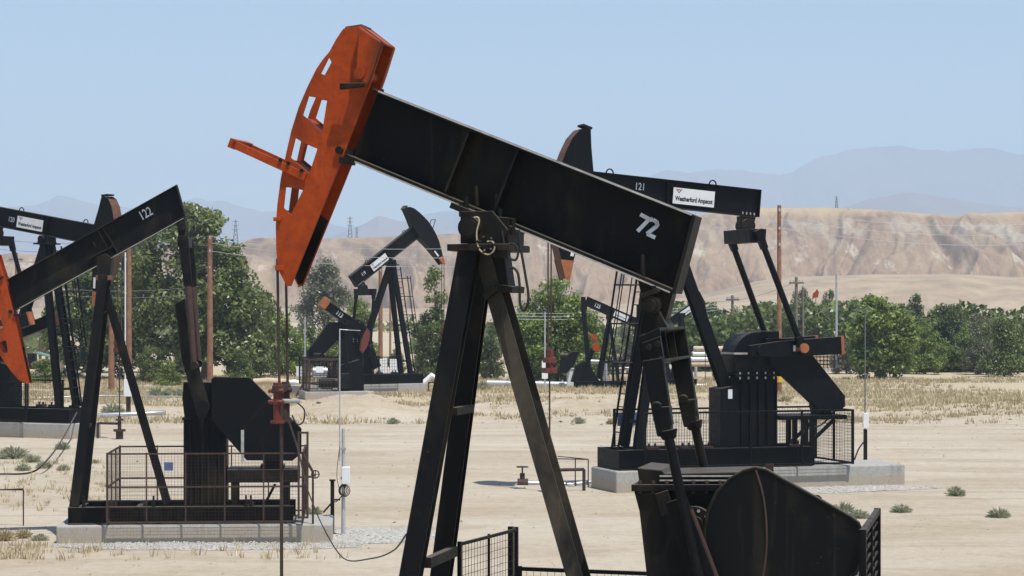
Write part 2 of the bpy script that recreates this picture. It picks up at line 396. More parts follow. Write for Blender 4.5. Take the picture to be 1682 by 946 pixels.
m = MB()                                                              # sunlight on the worn flange lips, put into the colour of pale strips
m.prism([BL + ud * .01 + vd * .001, BR - ud * .01 + vd * .001, BR - ud * .01 - vd * .011, BL + ud * .01 - vd * .011], -.176, -.1705)
m.prism([TL + ud * .05 + vd * .003, TR + vd * .003, TR - vd * .011, TL + ud * .05 - vd * .011], -.176, -.1705)
m.build_each('sunlit_worn_edge', 'bare', beam)
# stencilled 72
m = MB(); yb = -.0085
def strokes(m, fr, lines, w, y):
    for ln in lines:
        q = [Vector(fr.q(a, b, y)) for a, b in ln]
        for a, b in zip(q, q[1:]):
            d = (b - a).normalized() * w * .5; n = Vector((-d.y, d.x)); m.prism([a - d * .55 - n, b + d * .55 - n, b + d * .55 + n, a - d * .55 + n], y - .0012, y)
def c6(pts): return [(740 + a / 3.638, 300 + b / 3.638) for a, b in pts]
strokes(m, J, [c6([(1140, 192), (1184, 216)]), c6([(1180, 226), (1122, 286)]), c6([(1196, 222), (1204, 218)]), c6([(1216, 224), (1232, 236), (1236, 252), (1228, 264)]),
               c6([(1222, 268), (1178, 302)]), c6([(1180, 308), (1218, 326)])], .029, yb)
m.build('number_lettering', 'stencil', beam)
# horse head: outline in beam axes (origin: middle of the beam's front end)
JO = (TL + BL) / 2
def tob(px, py, y=-.2):
    d = Vector(J.q(px, py, y)) - JO; return (d.dot(ud), d.dot(vd))
FRONT = [(559.6, 46.7), (548, 64), (537.7, 83.2), (526, 97), (515.8, 112.4), (501.3, 141.5), (486.7, 175.6), (474.5, 214.5), (465.8, 253.3), (457.5, 292), (451.7, 336), (449.2, 370), (450, 409), (452.6, 441)]
BACK = [(467, 469.7), (474.5, 469.7), (557, 265.5), (603.4, 144), (613, 112.4), (627.7, 68.6), (591, 40.4), (566, 43)]
HOLES = [[(537, 93), (523.6, 119.6), (530, 122), (541, 101)], [(503.7, 157), (494, 187.7), (525.6, 215.4), (534, 162.4)],
         [(481.8, 225.6), (474, 258), (504.7, 283.5), (517.8, 243.6), (495, 234)], [(465.8, 306.8), (462.4, 341), (474.5, 351.5), (494, 311.7), (478, 308)]]
HF = [tob(*p) for p in FRONT]; HB = [tob(*p) for p in BACK]; HH = [[tob(*p) for p in h] for h in HOLES]
HFAR = [[tob(a + 2, b) for a, b in h] for h in HOLES]
def horse_head(parent, org, u, v, k, hw, mat, bev):
    def T(p): return org + u * p[0] * k + v * p[1] * k
    out = [T(p) for p in HF + HB]; hol = [[T(p) for p in h] for h in HH]
    m = MB(); m.prism(out, -hw, -hw + .016, hol); m.prism(out, hw - .016, hw, [[T(p) for p in h] for h in HFAR])
    head = m.build('horse_head', mat, parent, bev)
    m = MB(); fr = [T(p) for p in HF]
    c = sum((T(p) for p in HB), Vector((0, 0))) / len(HB)
    inn = [p + (c - p).normalized() * .03 for p in fr]; q0 = [p + (c - p).normalized() * .003 for p in fr]
    for i in [0, 1, 11, 12]: m.prism([q0[i], q0[i + 1], inn[i + 1], inn[i]], -hw + .017, hw - .017)
    m.build_each('track_plate', mat, head)
    bx4 = [T(tob(*p)) for p in ((590.5, 43.4), (625, 68), (611, 113), (602, 139), (585, 127))]
    m = MB(); m.prism(bx4, -hw - .075, -hw - .002); m.prism(bx4, hw + .002, hw + .075); m.build_each('cheek_box', mat, head, .01)
    m = MB(); m.prism([T(tob(*p)) for p in ((456, 400), (459, 440), (467.5, 466), (474, 466), (498, 407), (517, 360), (505, 350), (480, 372))], hw - .024, hw - .0165); m.build('dark_liner', 'grimy', head)  # thin dark sheet over the lower inside of the far cheek
    # webs between the two cheeks, either side of each opening, and the closed back above the beam
    m = MB()
    def web(p, q_, t=.014, k0=1.0):
        a, b = T(tob(*p)), T(tob(*q_)); d = (b - a).normalized(); n = Vector((-d.y, d.x)) * t; m.prism([a - n * .5, b - n * .5, b + n * .5, a + n * .5], (-hw + .017) * k0, (hw - .017) * k0)
    web((527, 128), (560, 138)); web((492, 192), (527, 221)); web((472, 262), (505, 288)); web((461, 345), (474, 357))
    m.build_each('inner_web', mat, head)
    m = MB(); web((592, 44), (626, 70)); m.build('top_plate', mat, head)
    m = MB(); web((563, 45), (590, 41), .03); a = m.v[:]; m.build('hanger_plate', 'rust_dark', head)
    m = MB(); bc = T(tob(593, 121)); m.cyl((bc.x, -hw - .10, bc.y), (bc.x, hw + .10, bc.y), .045 * k, 16); m.build('pin_boss', mat, head, 0, True)
    m = MB()
    for s in (-1, 1):
        a, b = T(tob(562, 143)), T(tob(603, 140)); m.bar((a.x, s * (hw + .10), a.y), (b.x, s * (hw + .10), b.y), .04, .05, (0, 0, 1), .03, .028)
    m.build_each('latch_bar', 'grimy', head, .006)
    m = MB(); bc = T(tob(555, 246)); m.cyl((bc.x, -hw - .03, bc.y), (bc.x, hw + .03, bc.y), .03 * k, 12)
    bc = T(tob(562, 262)); m.bar((bc.x - .03, -hw - .015, bc.y), (bc.x + .09, -hw - .015, bc.y - .02), .05, .05); m.build('hinge_pin', 'grimy', head, 0, True)
    return head, T
head, T72 = horse_head(r72, JO, ud, vd, 1.0, .15, 'orange', .003)
m = MB()                                                              # ladder-like bracket on the front of the head
nr = [J.p(382, 236, -.175), J.p(502, 291, -.175)]; 
for y in (-.175, .175):
    a, b = nr[0].copy(), nr[1].copy(); a.y = b.y = y; m.bar(a, b, .02, .062, (0, 0, 1))
a = nr[0].copy(); a.y = -.185; b = a.copy(); b.y = .185; m.bar(a, b, .06, .075, (.4, 0, 1)); 
m.build('front_bracket', 'orange', head, .003)
m = MB()
for px, py in ((461, 263), (474, 268), (496, 280)): bc = J.p(px, py, -.185); m.cyl(bc, bc + V(0, -.012, 0), .016, 8)
m.build_each('bracket_bolt', 'grimy', head)
m = MB(); a, b = J.p(450, 360, -.15), J.p(458, 362, -.15); m.box(a.x, b.x + .02, -.17, .17, a.z - .015, a.z + .015)
a, b = J.p(453, 440, -.15), J.p(467, 440, -.15); m.box(a.x, b.x, -.17, .17, a.z - .02, a.z + .02); m.build_each('rope_guide', 'orange', head, .003)
# bridle, carrier, polished rod
m = MB()
for y, px in ((-.10, 456.5), (.10, 467)):
    a = J.p(455.5, 425, -.10); a.y = y; b = J.p(459, 640, -.10); b.y = y; m.tube([a, b], .011, 8)
bridle = m.build('bridle', 'cable', r72, 0, True)
xb = J.p(462.5, 640, 0).x
car = MB(); z0, z1 = J.p(460, 648).z, J.p(460, 632).z; car.box(xb - .028, xb + .028, -.15, .15, z0 + .02, z1); carrier = car.build('carrier_bar', 'rust_dark', bridle, .006)
for y, mt in ((-.10, 'red'), (.10, 'rust_dark')):
    m = MB(); zz = [J.p(460, p).z for p in (632, 655, 662, 690)]
    m.cyl((xb, y, zz[0] + .02), (xb, y, zz[3]), .032, 12)
    for z in (J.p(460, 641).z, J.p(460, 659).z):
        m.cyl((xb - .06, y - .03, z), (xb + .06, y - .03, z), .016, 10); m.cyl((xb, y, z - .02), (xb, y, z + .02), .046, 12)
    m.cyl((xb, y, zz[3] - .02), (xb, y, zz[3] + .0), .055, 12)
    m.build('rope_clamp', mt, carrier, 0, True)
m = MB(); m.cyl((xb + .02, -.07, J.p(460, 658).z), (xb + .17, -.07, J.p(460, 658).z), .018, 10); m.build('load_sensor', 'bare', carrier, 0, True)
m = MB(); a = Vector((xb + .15, -.07, J.p(460, 660).z))
m.tube(sm([a, a + V(.06, 0, -.06), a + V(.05, 0, -.15), a + V(0, 0, -.17), a + V(-.04, 0, -.1)], 5), .006, 6); m.build('sensor_cable', 'hose', carrier, 0, True)
m = MB(); m.cyl((xb, 0, .55), (xb, 0, z1), .014, 10); m.build('polished_rod', 'cable', r72, 0, True)
# samson post
def ext(a, b, z): return a + (b - a) * ((z - a.z) / (b.z - a.z))
m = MB()
top = J.p(771, 413, -.22); bot = ext(top, J.p(675, 946, -.47), 1.03); m.hbar(top, bot, .152, .13); m.build('front_leg', 'black', r72, .003)
m = MB(); m.hbar(V(top.x, .22, top.z), V(bot.x, -bot.y, bot.z), .152, .13); m.build('front_leg', 'black', r72, .003)
m = MB(); a, b = J.p(812, 486, -.14), J.p(943, 946, -.14); a.y = b.y = 0; b = ext(a, b, 1.03); m.hbar(a + (a - b).normalized() * .42, b, .125, .28); rear = m.build('rear_leg', 'greasy_leg', r72, .003)
m = MB(); z = J.p(710, 930, -.6).z; xx = J.p(690, 930, -.6).x; m.bar((xx, -.40, z), (xx, .40, z), .06, .08); m.build('cross_brace', 'grimy', r72, .003)
m = MB(); xx = J.p(738, 673, -.4).x; z = J.p(738, 673).z; m.bar((xx, -.26, z), (xx, .26, z), .05, .06); m.build('cross_brace', 'grimy', r72, .003)
a, b = J.q(734, 412, -.36), J.q(836, 400, -.36)
m = MB(); m.box(a[0], b[0], -.36, .36, a[1], b[1]); m.build('post_cap', 'grimy', r72, .006)
a, b = J.q(756, 400, -.30), J.q(834, 346, -.30)
m = MB()
for y in (-.30, .26): m.prism([(a[0], a[1]), (b[0] - .04, a[1]), (b[0], a[1] + .1), (b[0] - .12, b[1]), (a[0], b[1])], y, y + .04)
m.prism([(a[0] + .03, a[1]), (b[0], a[1]), (b[0], b[1] - .05), (a[0] + .03, b[1] - .02)], -.258, .258); m.build('saddle_bearing', 'grimy', r72, .006)
m = MB(); c_ = J.p(773, 374, -.30); m.cyl(c_ + V(0, .01, 0), c_ + V(0, -.07, 0), .082, 24); m.cyl(c_ + V(0, -.07, 0), c_ + V(0, -.085, 0), .062, 24); m.build('bearing_cap', 'grimy', r72, 0, True)
m = MB(); a, b = J.p(742, 337, -.2), J.p(842, 377, -.2); a.y = b.y = 0; m.bar(a, b, .5, .045, (0, 0, 1)); m.build('clamp_plate', 'grimy', r72, .005)
for px, py in ((766, 336), (821, 356), (842, 374), (758, 345)):
    m = MB(); c_ = J.p(px, py, -.21); m.cyl(c_ - V(0, 0, .05), c_ + V(0, 0, .06), .02, 8); m.build('clamp_bolt', 'grimy', r72, 0, True)
m = MB(); m.prism(J.qs([(803, 424), (828, 420), (836, 476), (818, 482)], -.12), -.12, .12); m.build('leg_knuckle', 'grimy', r72, .005)
m = MB(); a, b, c_ = J.p(795, 488, -.2), J.p(815, 472, -.2), J.p(842, 476, -.2)
for p, q_ in ((a, b), (b, c_)): m.bar(V(p.x, 0, p.z), V(q_.x, 0, q_.z), .42, .05)
m.build('leg_clamp', 'grimy', r72, .006)
def c6b(pts): return [(740 + a / 5.567, 330 + b / 5.567) for a, b in pts]
m = MB(); m.tube(sm([J.p(*p, -.40) for p in c6b([(215, 150), (250, 150), (262, 190), (240, 280), (245, 380), (270, 450), (340, 490), (395, 455), (400, 400), (375, 368), (335, 372)])], 5), .006, 8); m.build('grease_hose', 'tan_hose', r72, 0, True)
m = MB(); m.tube(sm([J.p(*p, -.30) for p in c6b([(470, 265), (490, 390)])], 5), .009, 8)
m.tube(sm([J.p(*p, -.30) for p in c6b([(530, 390), (590, 400), (618, 470), (600, 535), (560, 535), (520, 505)])], 6), .009, 8)
m.tube(sm([J.p(*p, -.30) for p in c6b([(625, 262), (640, 420), (685, 680), (712, 860), (700, 960), (665, 1000), (635, 930), (632, 780), (615, 660), (570, 610), (525, 615)])], 6), .010, 8)
m.build_each('grease_hose', 'hose', r72, 0, True)
m = MB(); c_ = J.p(822, 410, -.3); m.box(c_.x - .05, c_.x + .06, -.34, -.22, c_.z - .06, c_.z + .03); c_ = J.p(800, 402, -.36)
for i in range(7): a = i * .9; m.cyl(c_ + V(.05 * math.cos(a), -.02, .04 * math.sin(a)), c_ + V(.07 * math.cos(a), -.05, .06 * math.sin(a)), .012, 6)
m.build('grease_block', 'grimy', r72, .004)
# tail bearing, equalizer, pitman arms
m = MB(); m.prism(J.qs([(1047, 458), (1105, 482), (1094, 524), (1078, 534), (1058, 506)], -.1), -.1, .1); m.build('tail_bracket', 'black', r72, .005)
m = MB(); c_ = J.p(1067, 502, -.24); m.cyl(c_, V(c_.x, .24, c_.z), .072, 20); m.cyl(c_, c_ - V(0, .02, 0), .05, 16)
for px, py in ((1056, 490), (1074, 476), (1081, 496)): q_ = J.p(px, py, -.2); m.cyl(q_ - V(0, 0, .03), q_ + V(0, 0, .03), .018, 8)
m.bar(J.p(1054, 487, -.17), J.p(1083, 476, -.17), .16, .035); m.build('tail_bearing', 'grimy', r72, 0, True)
m = MB(); m.prism(J.qs([(1058, 505), (1078, 503), (1098, 541), (1050, 550)], -.18), -.18, .18); m.build('bearing_pedestal', 'grimy', r72, .005)
E4 = J.qs([(1048, 554), (1083, 538), (1092, 594), (1053, 603)], -.62); E4 = [Vector(p) for p in E4]
m = MB()
m.prism(E4, -.62, -.60); m.prism(E4, .60, .62)
def slab(a, b, n, t, y0, y1): m.prism([a, b, b + n * t, a + n * t], y0, y1)
dn_ = (E4[3] - E4[0]).normalized(); dr_ = (E4[1] - E4[0]).normalized()
slab(E4[0] + dr_ * .001, E4[1], dn_, .02, -.598, .598); slab(E4[3] + dr_ * .001, E4[2], -dn_, .02, -.598, .598); slab(E4[0] + dn_ * .021, E4[3] - dn_ * .021, dr_, .02, -.598, .598)
for y in (-.2, .2): m.prism([E4[0] + dn_ * .021 + dr_ * .021, E4[1] + dn_ * .021 - dr_ * .03, E4[2] - dn_ * .021 - dr_ * .03, E4[3] - dn_ * .021 + dr_ * .021], y - .008, y + .008)
m.build('equalizer', 'black', r72, .004)
pinz = J.p(1188, 1060, -.66)
for s in (-1, 1):
    def Y(v, y=.66): return V(v.x, s * y, v.z)
    m = MB(); m.prism(J.qs([(1054, 563), (1084, 552), (1092, 604), (1060, 607)], -.66), s * .622, s * .66) if s > 0 else m.prism(J.qs([(1054, 563), (1084, 552), (1092, 604), (1060, 607)], -.66), -.66, -.622)
    m.bar(Y(J.p(1072, 590, -.66), .645), Y(J.p(1091, 700, -.66), .645), .09, .150, (1, 0, 0), .09, .125)
    pit = m.build('pitman_arm', 'black', r72, .006)
    m = MB(); m.bar(Y(J.p(1086, 668, -.66), .64), Y(J.p(1092, 716, -.66), .64), .15, .135, (1, 0, 0), .12, .10)
    m.cyl(Y(J.p(1080, 668, -.66), .72), Y(J.p(1080, 668, -.66), .56), .04, 12); m.cyl(Y(J.p(1096, 706, -.66), .645), Y(J.p(1099, 722, -.66), .645), .075, 16, .05); m.build('fork_end', 'black', pit, .012)
    m = MB()
    for px, py in ((1066, 570), (1080, 565), (1069, 594), (1084, 590), (1078, 688), (1092, 668)):
        q_ = Y(J.p(px, py, -.66), .66); m.cyl(q_ - V(0, s * .002, 0), q_ + V(0, s * .022, 0), .022, 8)
    m.build_each('bolt', 'grimy', pit, 0, True)
    m = MB(); m.tube([Y(J.p(1096, 705, -.66)), Y(J.p(1109, 769, -.66)), Y(J.p(1148, 946, -.66)), Y(pinz)], .036, 14); m.build('rod', 'black', pit, 0, True)
    m = MB(); sh = J.p(1118, 842, -.56); e0 = Y(sh, .56); e1 = Y(pinz, .56); d = (e1 - e0).normalized()
    m.bar(e0 - d * .1, e1 + d * .3, .09, .15, (1, 0, 0), .09, .22); crank = m.build('crank', 'black', r72, .006)
    n_ = d.cross(V(0, 1, 0)); n_ = n_ if n_.x > 0 else -n_
    m = MB(); m.bar(e0 + n_ * .082, e1 + n_ * .118, .092, .012, n_); m.build('wear_strip', 'rust_dark', crank)
    m = MB(); m.cyl(Y(pinz, .51), Y(pinz, .74), .06, 16); m.build('crank_pin', 'grimy', crank, 0, True)
# gear reducer, pedestal, belt guard, skid
m = MB(); m.prism(J.qs([(1041, 806), (1215, 806), (1205, 1080), (1076, 1080), (1062, 946), (1050, 840)], -.32), -.32, .32); gear = m.build('gear_reducer', 'black', r72, .01)
m = MB(); m.prism(J.qs([(1037, 796), (1222, 796), (1222, 807), (1037, 807)], -.36), -.36, .36); m.build('split_flange', 'black', gear, .004)
m = MB(); m.prism(J.qs([(1050, 794), (1046, 768), (1086, 772), (1092, 778), (1222, 775), (1222, 794)], -.30), -.30, .30); m.build('top_cover', 'black', gear, .012)
for py in (783, 790):
    m = MB(); a = J.q(1084, py, -.31); b = J.q(1214, py, -.31); m.prism([(a[0], a[1]), (b[0], b[1]), (b[0], b[1] + .010), (a[0], a[1] + .010)], -.325, -.3005); m.build('cover_rib', 'bare', gear)
m = MB()
for k in range(8):
    a = J.q(1050 + 22 * k, 801, -.36); m.cyl((a[0], -.33, a[1] - .045), (a[0], -.33, a[1] + .05), .014, 8)
m.build_each('flange_bolt', 'rust_dark', gear)
m = MB(); c_ = J.p(1141, 862, -.36); m.cyl(c_ + V(0, .05, 0), c_ - V(0, .03, 0), .135, 28); m.cyl(c_ - V(0, .03, 0), c_ - V(0, .06, 0), .07, 20); m.build('shaft_hub', 'grimy', gear, 0, True)
m = MB()
for k in range(10): a = k * .628; q_ = c_ + V(.11 * math.cos(a), -.03, .11 * math.sin(a)); m.cyl(q_, q_ - V(0, .014, 0), .012, 6)
m.build_each('hub_bolt', 'bare', gear)
m = MB(); a = J.p(1066, 1080); b = J.p(1215, 1080); m.box(a.x, b.x, -.4, .4, 1.001, a.z - .002); m.build('pedestal', 'black', r72, .006)
m = MB(); a = J.p(1085, 812, -.38); m.bar(J.p(1086, 808, -.38), J.p(1098, 845, -.38), .05, .10, (1, 0, 0)); m.build('brake_bracket', 'grimy', gear, .004)
GU = [(1170, 940), (1158, 905), (1157, 870), (1163, 838), (1178, 808), (1200, 786), (1222, 773), (1240, 768), (1258, 772), (1398, 850), (1410, 860), (1418, 880), (1418, 915), (1406, 942), (1370, 965), (1300, 1000), (1250, 1010), (1195, 985)]
gq = [Vector(p) for p in J.qs(GU, -.48)]
m = MB(); m.prism(gq, -.48, -.335); guard = m.build('belt_guard', 'black', r72, .012)
m = MB(); m.tube([V(p.x, -.478, p.y) for p in gq], .012, 8, True); m.build('rim', 'grimy', guard, 0, True)
m = MB(); m.tube(sm([J.p(*p, -.481) for p in ((1241, 772), (1252, 808), (1258, 850), (1259, 900), (1253, 946), (1240, 1000))], 4), .009, 6); m.build('weld_seam', 'rust_dark', guard, 0, True)
m = MB(); a = J.p(1264, 762, .2); m.box(a.x - .03, a.x + .03, .19, .21, a.z - .4, a.z); m.build('guard_strut', 'rust_dark', r72)
m = MB(); m.tube(sm([J.p(*p, -.1) for p in ((1325, 835), (1335, 818), (1346, 817), (1352, 836), (1352, 860))], 6), .012, 8); m.build('motor_conduit', 'hose', r72, 0, True)
xh, xt = bot.x - .25, J.p(1436, 1000).x
m = MB()
for y in (-.62, .62): m.hbar((xh, y, .78), (xt, y, .78), .22, .44, .02, (0, 0, 1))
for x in (xh + .12, bot.x + 1.3, xt - .6, xt - .12): m.box(x - .06, x + .06, -.5, .5, .62, .98)
m.build('skid_base', 'black', r72)
m = MB(); a = J.p(1372, 905); m.box(a.x - .3, a.x + .26, -.25, .45, 1.95, 2.0)
for x in (a.x - .25, a.x + .2):
    for y in (-.2, .4): m.box(x - .04, x + .04, y - .04, y + .04, 1.0, 1.95)
m.build('motor_stand', 'black', r72)
m = MB(); m.cyl((a.x, -.2, 2.2), (a.x, .45, 2.2), .17, 24); m.cyl((a.x, .45, 2.2), (a.x, .5, 2.2), .13, 20); m.box(a.x - .16, a.x + .16, -.1, .35, 2.002, 2.07); m.build('motor', 'galv', r72, 0, True)
m = MB(); m.box(xh - .3, xt + .7, -1.0, 1.0, -.2, .56); o = m.build('concrete_plinth', 'concrete', None, .02); o.location = (J.X, J.Y, 0); o.rotation_euler = (0, 0, J.a)
tag(o, 'concrete plinth under the nearest pumpjack numbered 72', 'plinth', 'concrete plinths')
# well under the rod
w = empty('wellhead', (J.X + math.cos(J.a) * xb, J.Y + math.sin(J.a) * xb, 0)); tag(w, 'wellhead below the rod of the nearest pumpjack with the orange horse head', 'wellhead', 'wellheads')
m = MB(); m.cyl((0, 0, -.1), (0, 0, .35), .09, 16); m.cyl((0, 0, .30), (0, 0, .36), .16, 16); m.build('casing', 'rust', w, 0, True)
m = MB(); m.cyl((0, 0, .361), (0, 0, .55), .05, 14); m.cyl((-.2, 0, .45), (.2, 0, .45), .035, 10); m.build('stuffing_box', 'rust_dark', w, 0, True)
# fences of 72: an open gate, a low rail on its far side, an end panel
g0, g1 = W(755, 889, 17.5), W(848, 865, 18.66)
gt = empty('fence_gate', (g0.x, g0.y, 0), math.atan2(g1.y - g0.y, g1.x - g0.x)); L = math.hypot(g1.x - g0.x, g1.y - g0.y)
tag(gt, 'black wire mesh gate standing open between the legs of the nearest pumpjack', 'fence')
fence(gt, [((0, 0), (L, 0))], .75, g0.z, 'black_new', .03, .06, .06, (), .66, .003)
m = MB(); m.box(L - .02, L + .02, .03, .07, -.1, g0.z); m.build('hinge_post', 'black_new', gt)
fr_ = empty('guard_fence', (g1.x, g1.y, 0), 0); g2 = W(1075, 933, 18.3)
tag(fr_, 'low black mesh fence behind the rear leg of the nearest pumpjack', 'fence', 'guard fences')
fence(fr_, [((.03, 0), (g2.x - g1.x, g2.y - g1.y))], .555, W(848, 933, 18.5).z, 'black_new', .04, .06, .06, (), 1.3, .003)
e0 = J.p(1417, 869, -.75); fe = J.root('guard_fence'); tag(fe, 'black barred fence panel at the tail end of the nearest belt guard', 'fence', 'guard fences')
fence(fe, [((e0.x, -.75), (e0.x, .9))], .555, e0.z, 'black_new', .05, .4, .075, (), .8, .014)
# ------------------------------------------------------------------ pumpjack 122 (left, orange head)
K = Frame(172, 40.75, 4); r122 = K.root('pumpjack')
tag(r122, 'black pumpjack numbered 122 with orange head at the left edge and raised tail', 'pumpjack', 'pumpjacks in the oilfield')
fy = -.15
TL, TR, BL, BR = (Vector(K.q(*p, fy)) for p in ((11, 459), (288, 304), (24, 510), (303, 357)))
beam = ibeam(TL, TR, BL, BR, .30).build('walking_beam', 'black', r122, .004)
u2 = (TR - TL).normalized(); v2 = Vector((-u2.y, u2.x))
m = MB(); m.prism([TR + u2 * .002, TR + u2 * .025, BR + u2 * .025, BR + u2 * .002], -.148, .148); m.build('end_plate', 'grimy', beam)
for f_ in (.53, .56):
    t_ = TL + (TR - TL) * f_ - v2 * .028; b_ = t_ - v2 * .52
    m = MB()
    for y0, y1 in ((-.14, -.009), (.009, .14)): m.prism([t_, t_ + u2 * .02, b_ + u2 * .02, b_], y0, y1)
    m.build_each('stiffener', 'black', beam)
m = MB(); O = K.p(235, 361, -.0075); text_on(m, '122', .17, O, (u2.x, 0, u2.y), (v2.x, 0, v2.y), .72, .012); m.build('number_lettering', 'stencil', beam)
m = MB(); m.prism([BL + u2 * .1, BR - u2 * .02, BR - u2 * .02 - v2 * .010, BL + u2 * .1 - v2 * .010], -.156, -.1505); m.build('sunlit_worn_edge', 'bare', beam)  # pale strip: sunlight and wear of this lip put into its colour
uh = math.atan2(u2.y, u2.x) - R(16)
hd, T122 = horse_head(r122, (TL + BL) / 2 + u2 * .02, Vector((math.cos(uh), math.sin(uh))), Vector((-math.sin(uh), math.cos(uh))), 1.22, .2, 'orange', .003)
# bridle and rod, left of the frame
bt = min([T122(p) for p in HF], key=lambda p: p.x)
m = MB()
for y in (-.13, .13): m.tube([(bt.x - .01, y, bt.y), (bt.x - .01, y, 2.6)], .011, 8)
bridle = m.build('bridle', 'cable', r122, 0, True)
m = MB(); m.box(bt.x - .07, bt.x + .05, -.2, .2, 2.5, 2.62); m.build('carrier_bar', 'red', bridle, .006)
m = MB(); m.cyl((bt.x - .01, 0, .5), (bt.x - .01, 0, 2.6), .019, 10); m.build('polished_rod', 'rust', r122, 0, True)
w2 = empty('wellhead', (K.X + math.cos(K.a) * (bt.x - .01), K.Y + math.sin(K.a) * (bt.x - .01), 0))
tag(w2, 'wellhead under the orange head of pumpjack 122, left of the concrete plinth', 'wellhead', 'wellheads')
m = MB(); m.cyl((0, 0, -.1), (0, 0, .35), .09, 16); m.cyl((0, 0, .30), (0, 0, .36), .16, 16); m.build('casing', 'rust', w2, 0, True)
m = MB(); m.cyl((0, 0, .361), (0, 0, .55), .05, 14); m.cyl((-.2, 0, .45), (.2, 0, .45), .035, 10); m.build('stuffing_box', 'rust_dark', w2, 0, True)
ztop = K.p(300, 832, -.7).z; zpl = K.p(300, 862, -.9).z
a, b = K.p(170, 452, -.25), K.p(122, 835, -.62)
for s in (-1, 1):
    m = MB(); m.hbar(V(a.x, s * .25, a.z), V(b.x, s * .62, ztop + .002), .17, .17); m.build('front_leg', 'black', r122, .003)
a, b = K.p(170, 465, 0), K.p(275, 828, 0); m = MB(); m.hbar(a, V(b.x, 0, ztop + .002), .13, .26); m.build('rear_leg', 'black', r122, .003)
m = MB(); z = K.p(125, 700).z
m.bar((K.p(139, 700, -.5).x, -.5, z), (K.p(139, 700, -.5).x, .5, z), .06, .06); m.build('cross_brace', 'black', r122)
m = MB(); a, b = K.q(157, 460, -.3), K.q(182, 452, -.3); m.box(a[0], b[0], -.32, .32, a[1], b[1]); m.build('post_cap', 'rust', r122, .005)
m = MB(); m.prism(K.qs([(160, 452), (180, 452), (184, 425), (176, 416), (158, 420)], -.2), -.2, .2); m.build('saddle_bearing', 'grimy', r122, .006)
m = MB(); a, b = K.p(150, 424, 0), K.p(186, 405, 0); m.bar(a, b, .42, .04); m.build('clamp_plate', 'grimy', r122)
m = MB()
for (p, q_) in (((153, 417), (157, 427)), ((165, 411), (169, 422)), ((156, 404), (152, 398)), ((278, 352), (280, 362))): m.cyl(K.p(*p, -.16), K.p(*q_, -.16), .018, 8)
m.build_each('clamp_bolt', 'grimy', r122)
m = MB(); m.prism(K.qs([(160, 470), (179, 470), (186, 500), (164, 520)], -.1), -.1, .1); m.build('leg_knuckle', 'grimy', r122)
# tail bearing, pitmans, cranks
m = MB(); m.prism(K.qs([(287, 362), (303, 357), (306, 372), (302, 400), (294, 402), (292, 375)], -.14), -.14, .14); m.cyl(K.p(299, 372, -.24), V(K.p(299, 372, 0).x, .24, K.p(299, 372, 0).z), .07, 18); m.build('tail_bearing', 'grimy', r122, .005)
m = MB(); a, b = K.q(292, 405, -.5), K.q(309, 388, -.5); m.box(a[0], b[0], -.56, .56, a[1], b[1]); m.build('equalizer', 'black', r122, .006)
pz = K.p(319, 600, -.6)
for s in (-1, 1):
    m = MB(); t_ = K.p(301, 392, -.6); md = K.p(309, 470, -.6)
    m.bar(V(t_.x, s * .6, t_.z), V(md.x, s * .6, md.z), .07, .19, (1, 0, 0), .07, .15); pit = m.build('pitman_arm', 'black', r122, .005)
    m = MB()
    for px, py in ((299, 397), (306, 396), (303, 412), (307, 458), (311, 470)):
        q_ = K.p(px, py, -.6); m.cyl(V(q_.x, s * .63, q_.z), V(q_.x, s * .655, q_.z), .02, 8)
    m.build_each('bolt', 'grimy', pit)
    m = MB(); m.tube([V(md.x, s * .6, md.z), V(pz.x, s * .6, pz.z)], .062, 12, False, .05); m.build('rod', 'rust_dark', pit, 0, True)
    m = MB(); m.prism(K.qs([(306, 618), (312, 596), (326, 596), (331, 620), (340, 650), (345, 668), (340, 684), (331, 690), (322, 680), (318, 660)], -.5), s * .54, s * .44) if s > 0 else m.prism(K.qs([(306, 618), (312, 596), (326, 596), (331, 620), (340, 650), (345, 668), (340, 684), (331, 690), (322, 680), (318, 660)], -.5), -.54, -.44)
    crank = m.build('crank', 'grimy', r122, .01)
    m = MB(); m.cyl(V(pz.x, s * .45, pz.z), V(pz.x, s * .70, pz.z), .075, 14); m.build('crank_pin', 'grimy', crank, 0, True)
    m = MB(); q_ = K.p(333, 668, -.5); m.cyl(V(q_.x, s * .36, q_.z), V(q_.x, s * .58, q_.z), .13, 18); m.bar(V(q_.x, s * .56, q_.z), V(q_.x - .01, s * .56, q_.z - .45), .05, .06); m.build('crank_hub', 'black', crank, 0, True)
    m = MB(); pts = K.qs([(287, 500), (303, 490), (309, 540), (316, 606), (306, 618), (298, 590)] if s < 0 else [(289, 498), (304, 489), (310, 540), (317, 606), (306, 618), (299, 590)], -.45)
    m.prism(pts, min(s * .42, s * .30), max(s * .42, s * .30)); m.build('counterweight', 'grimy', crank, .012)
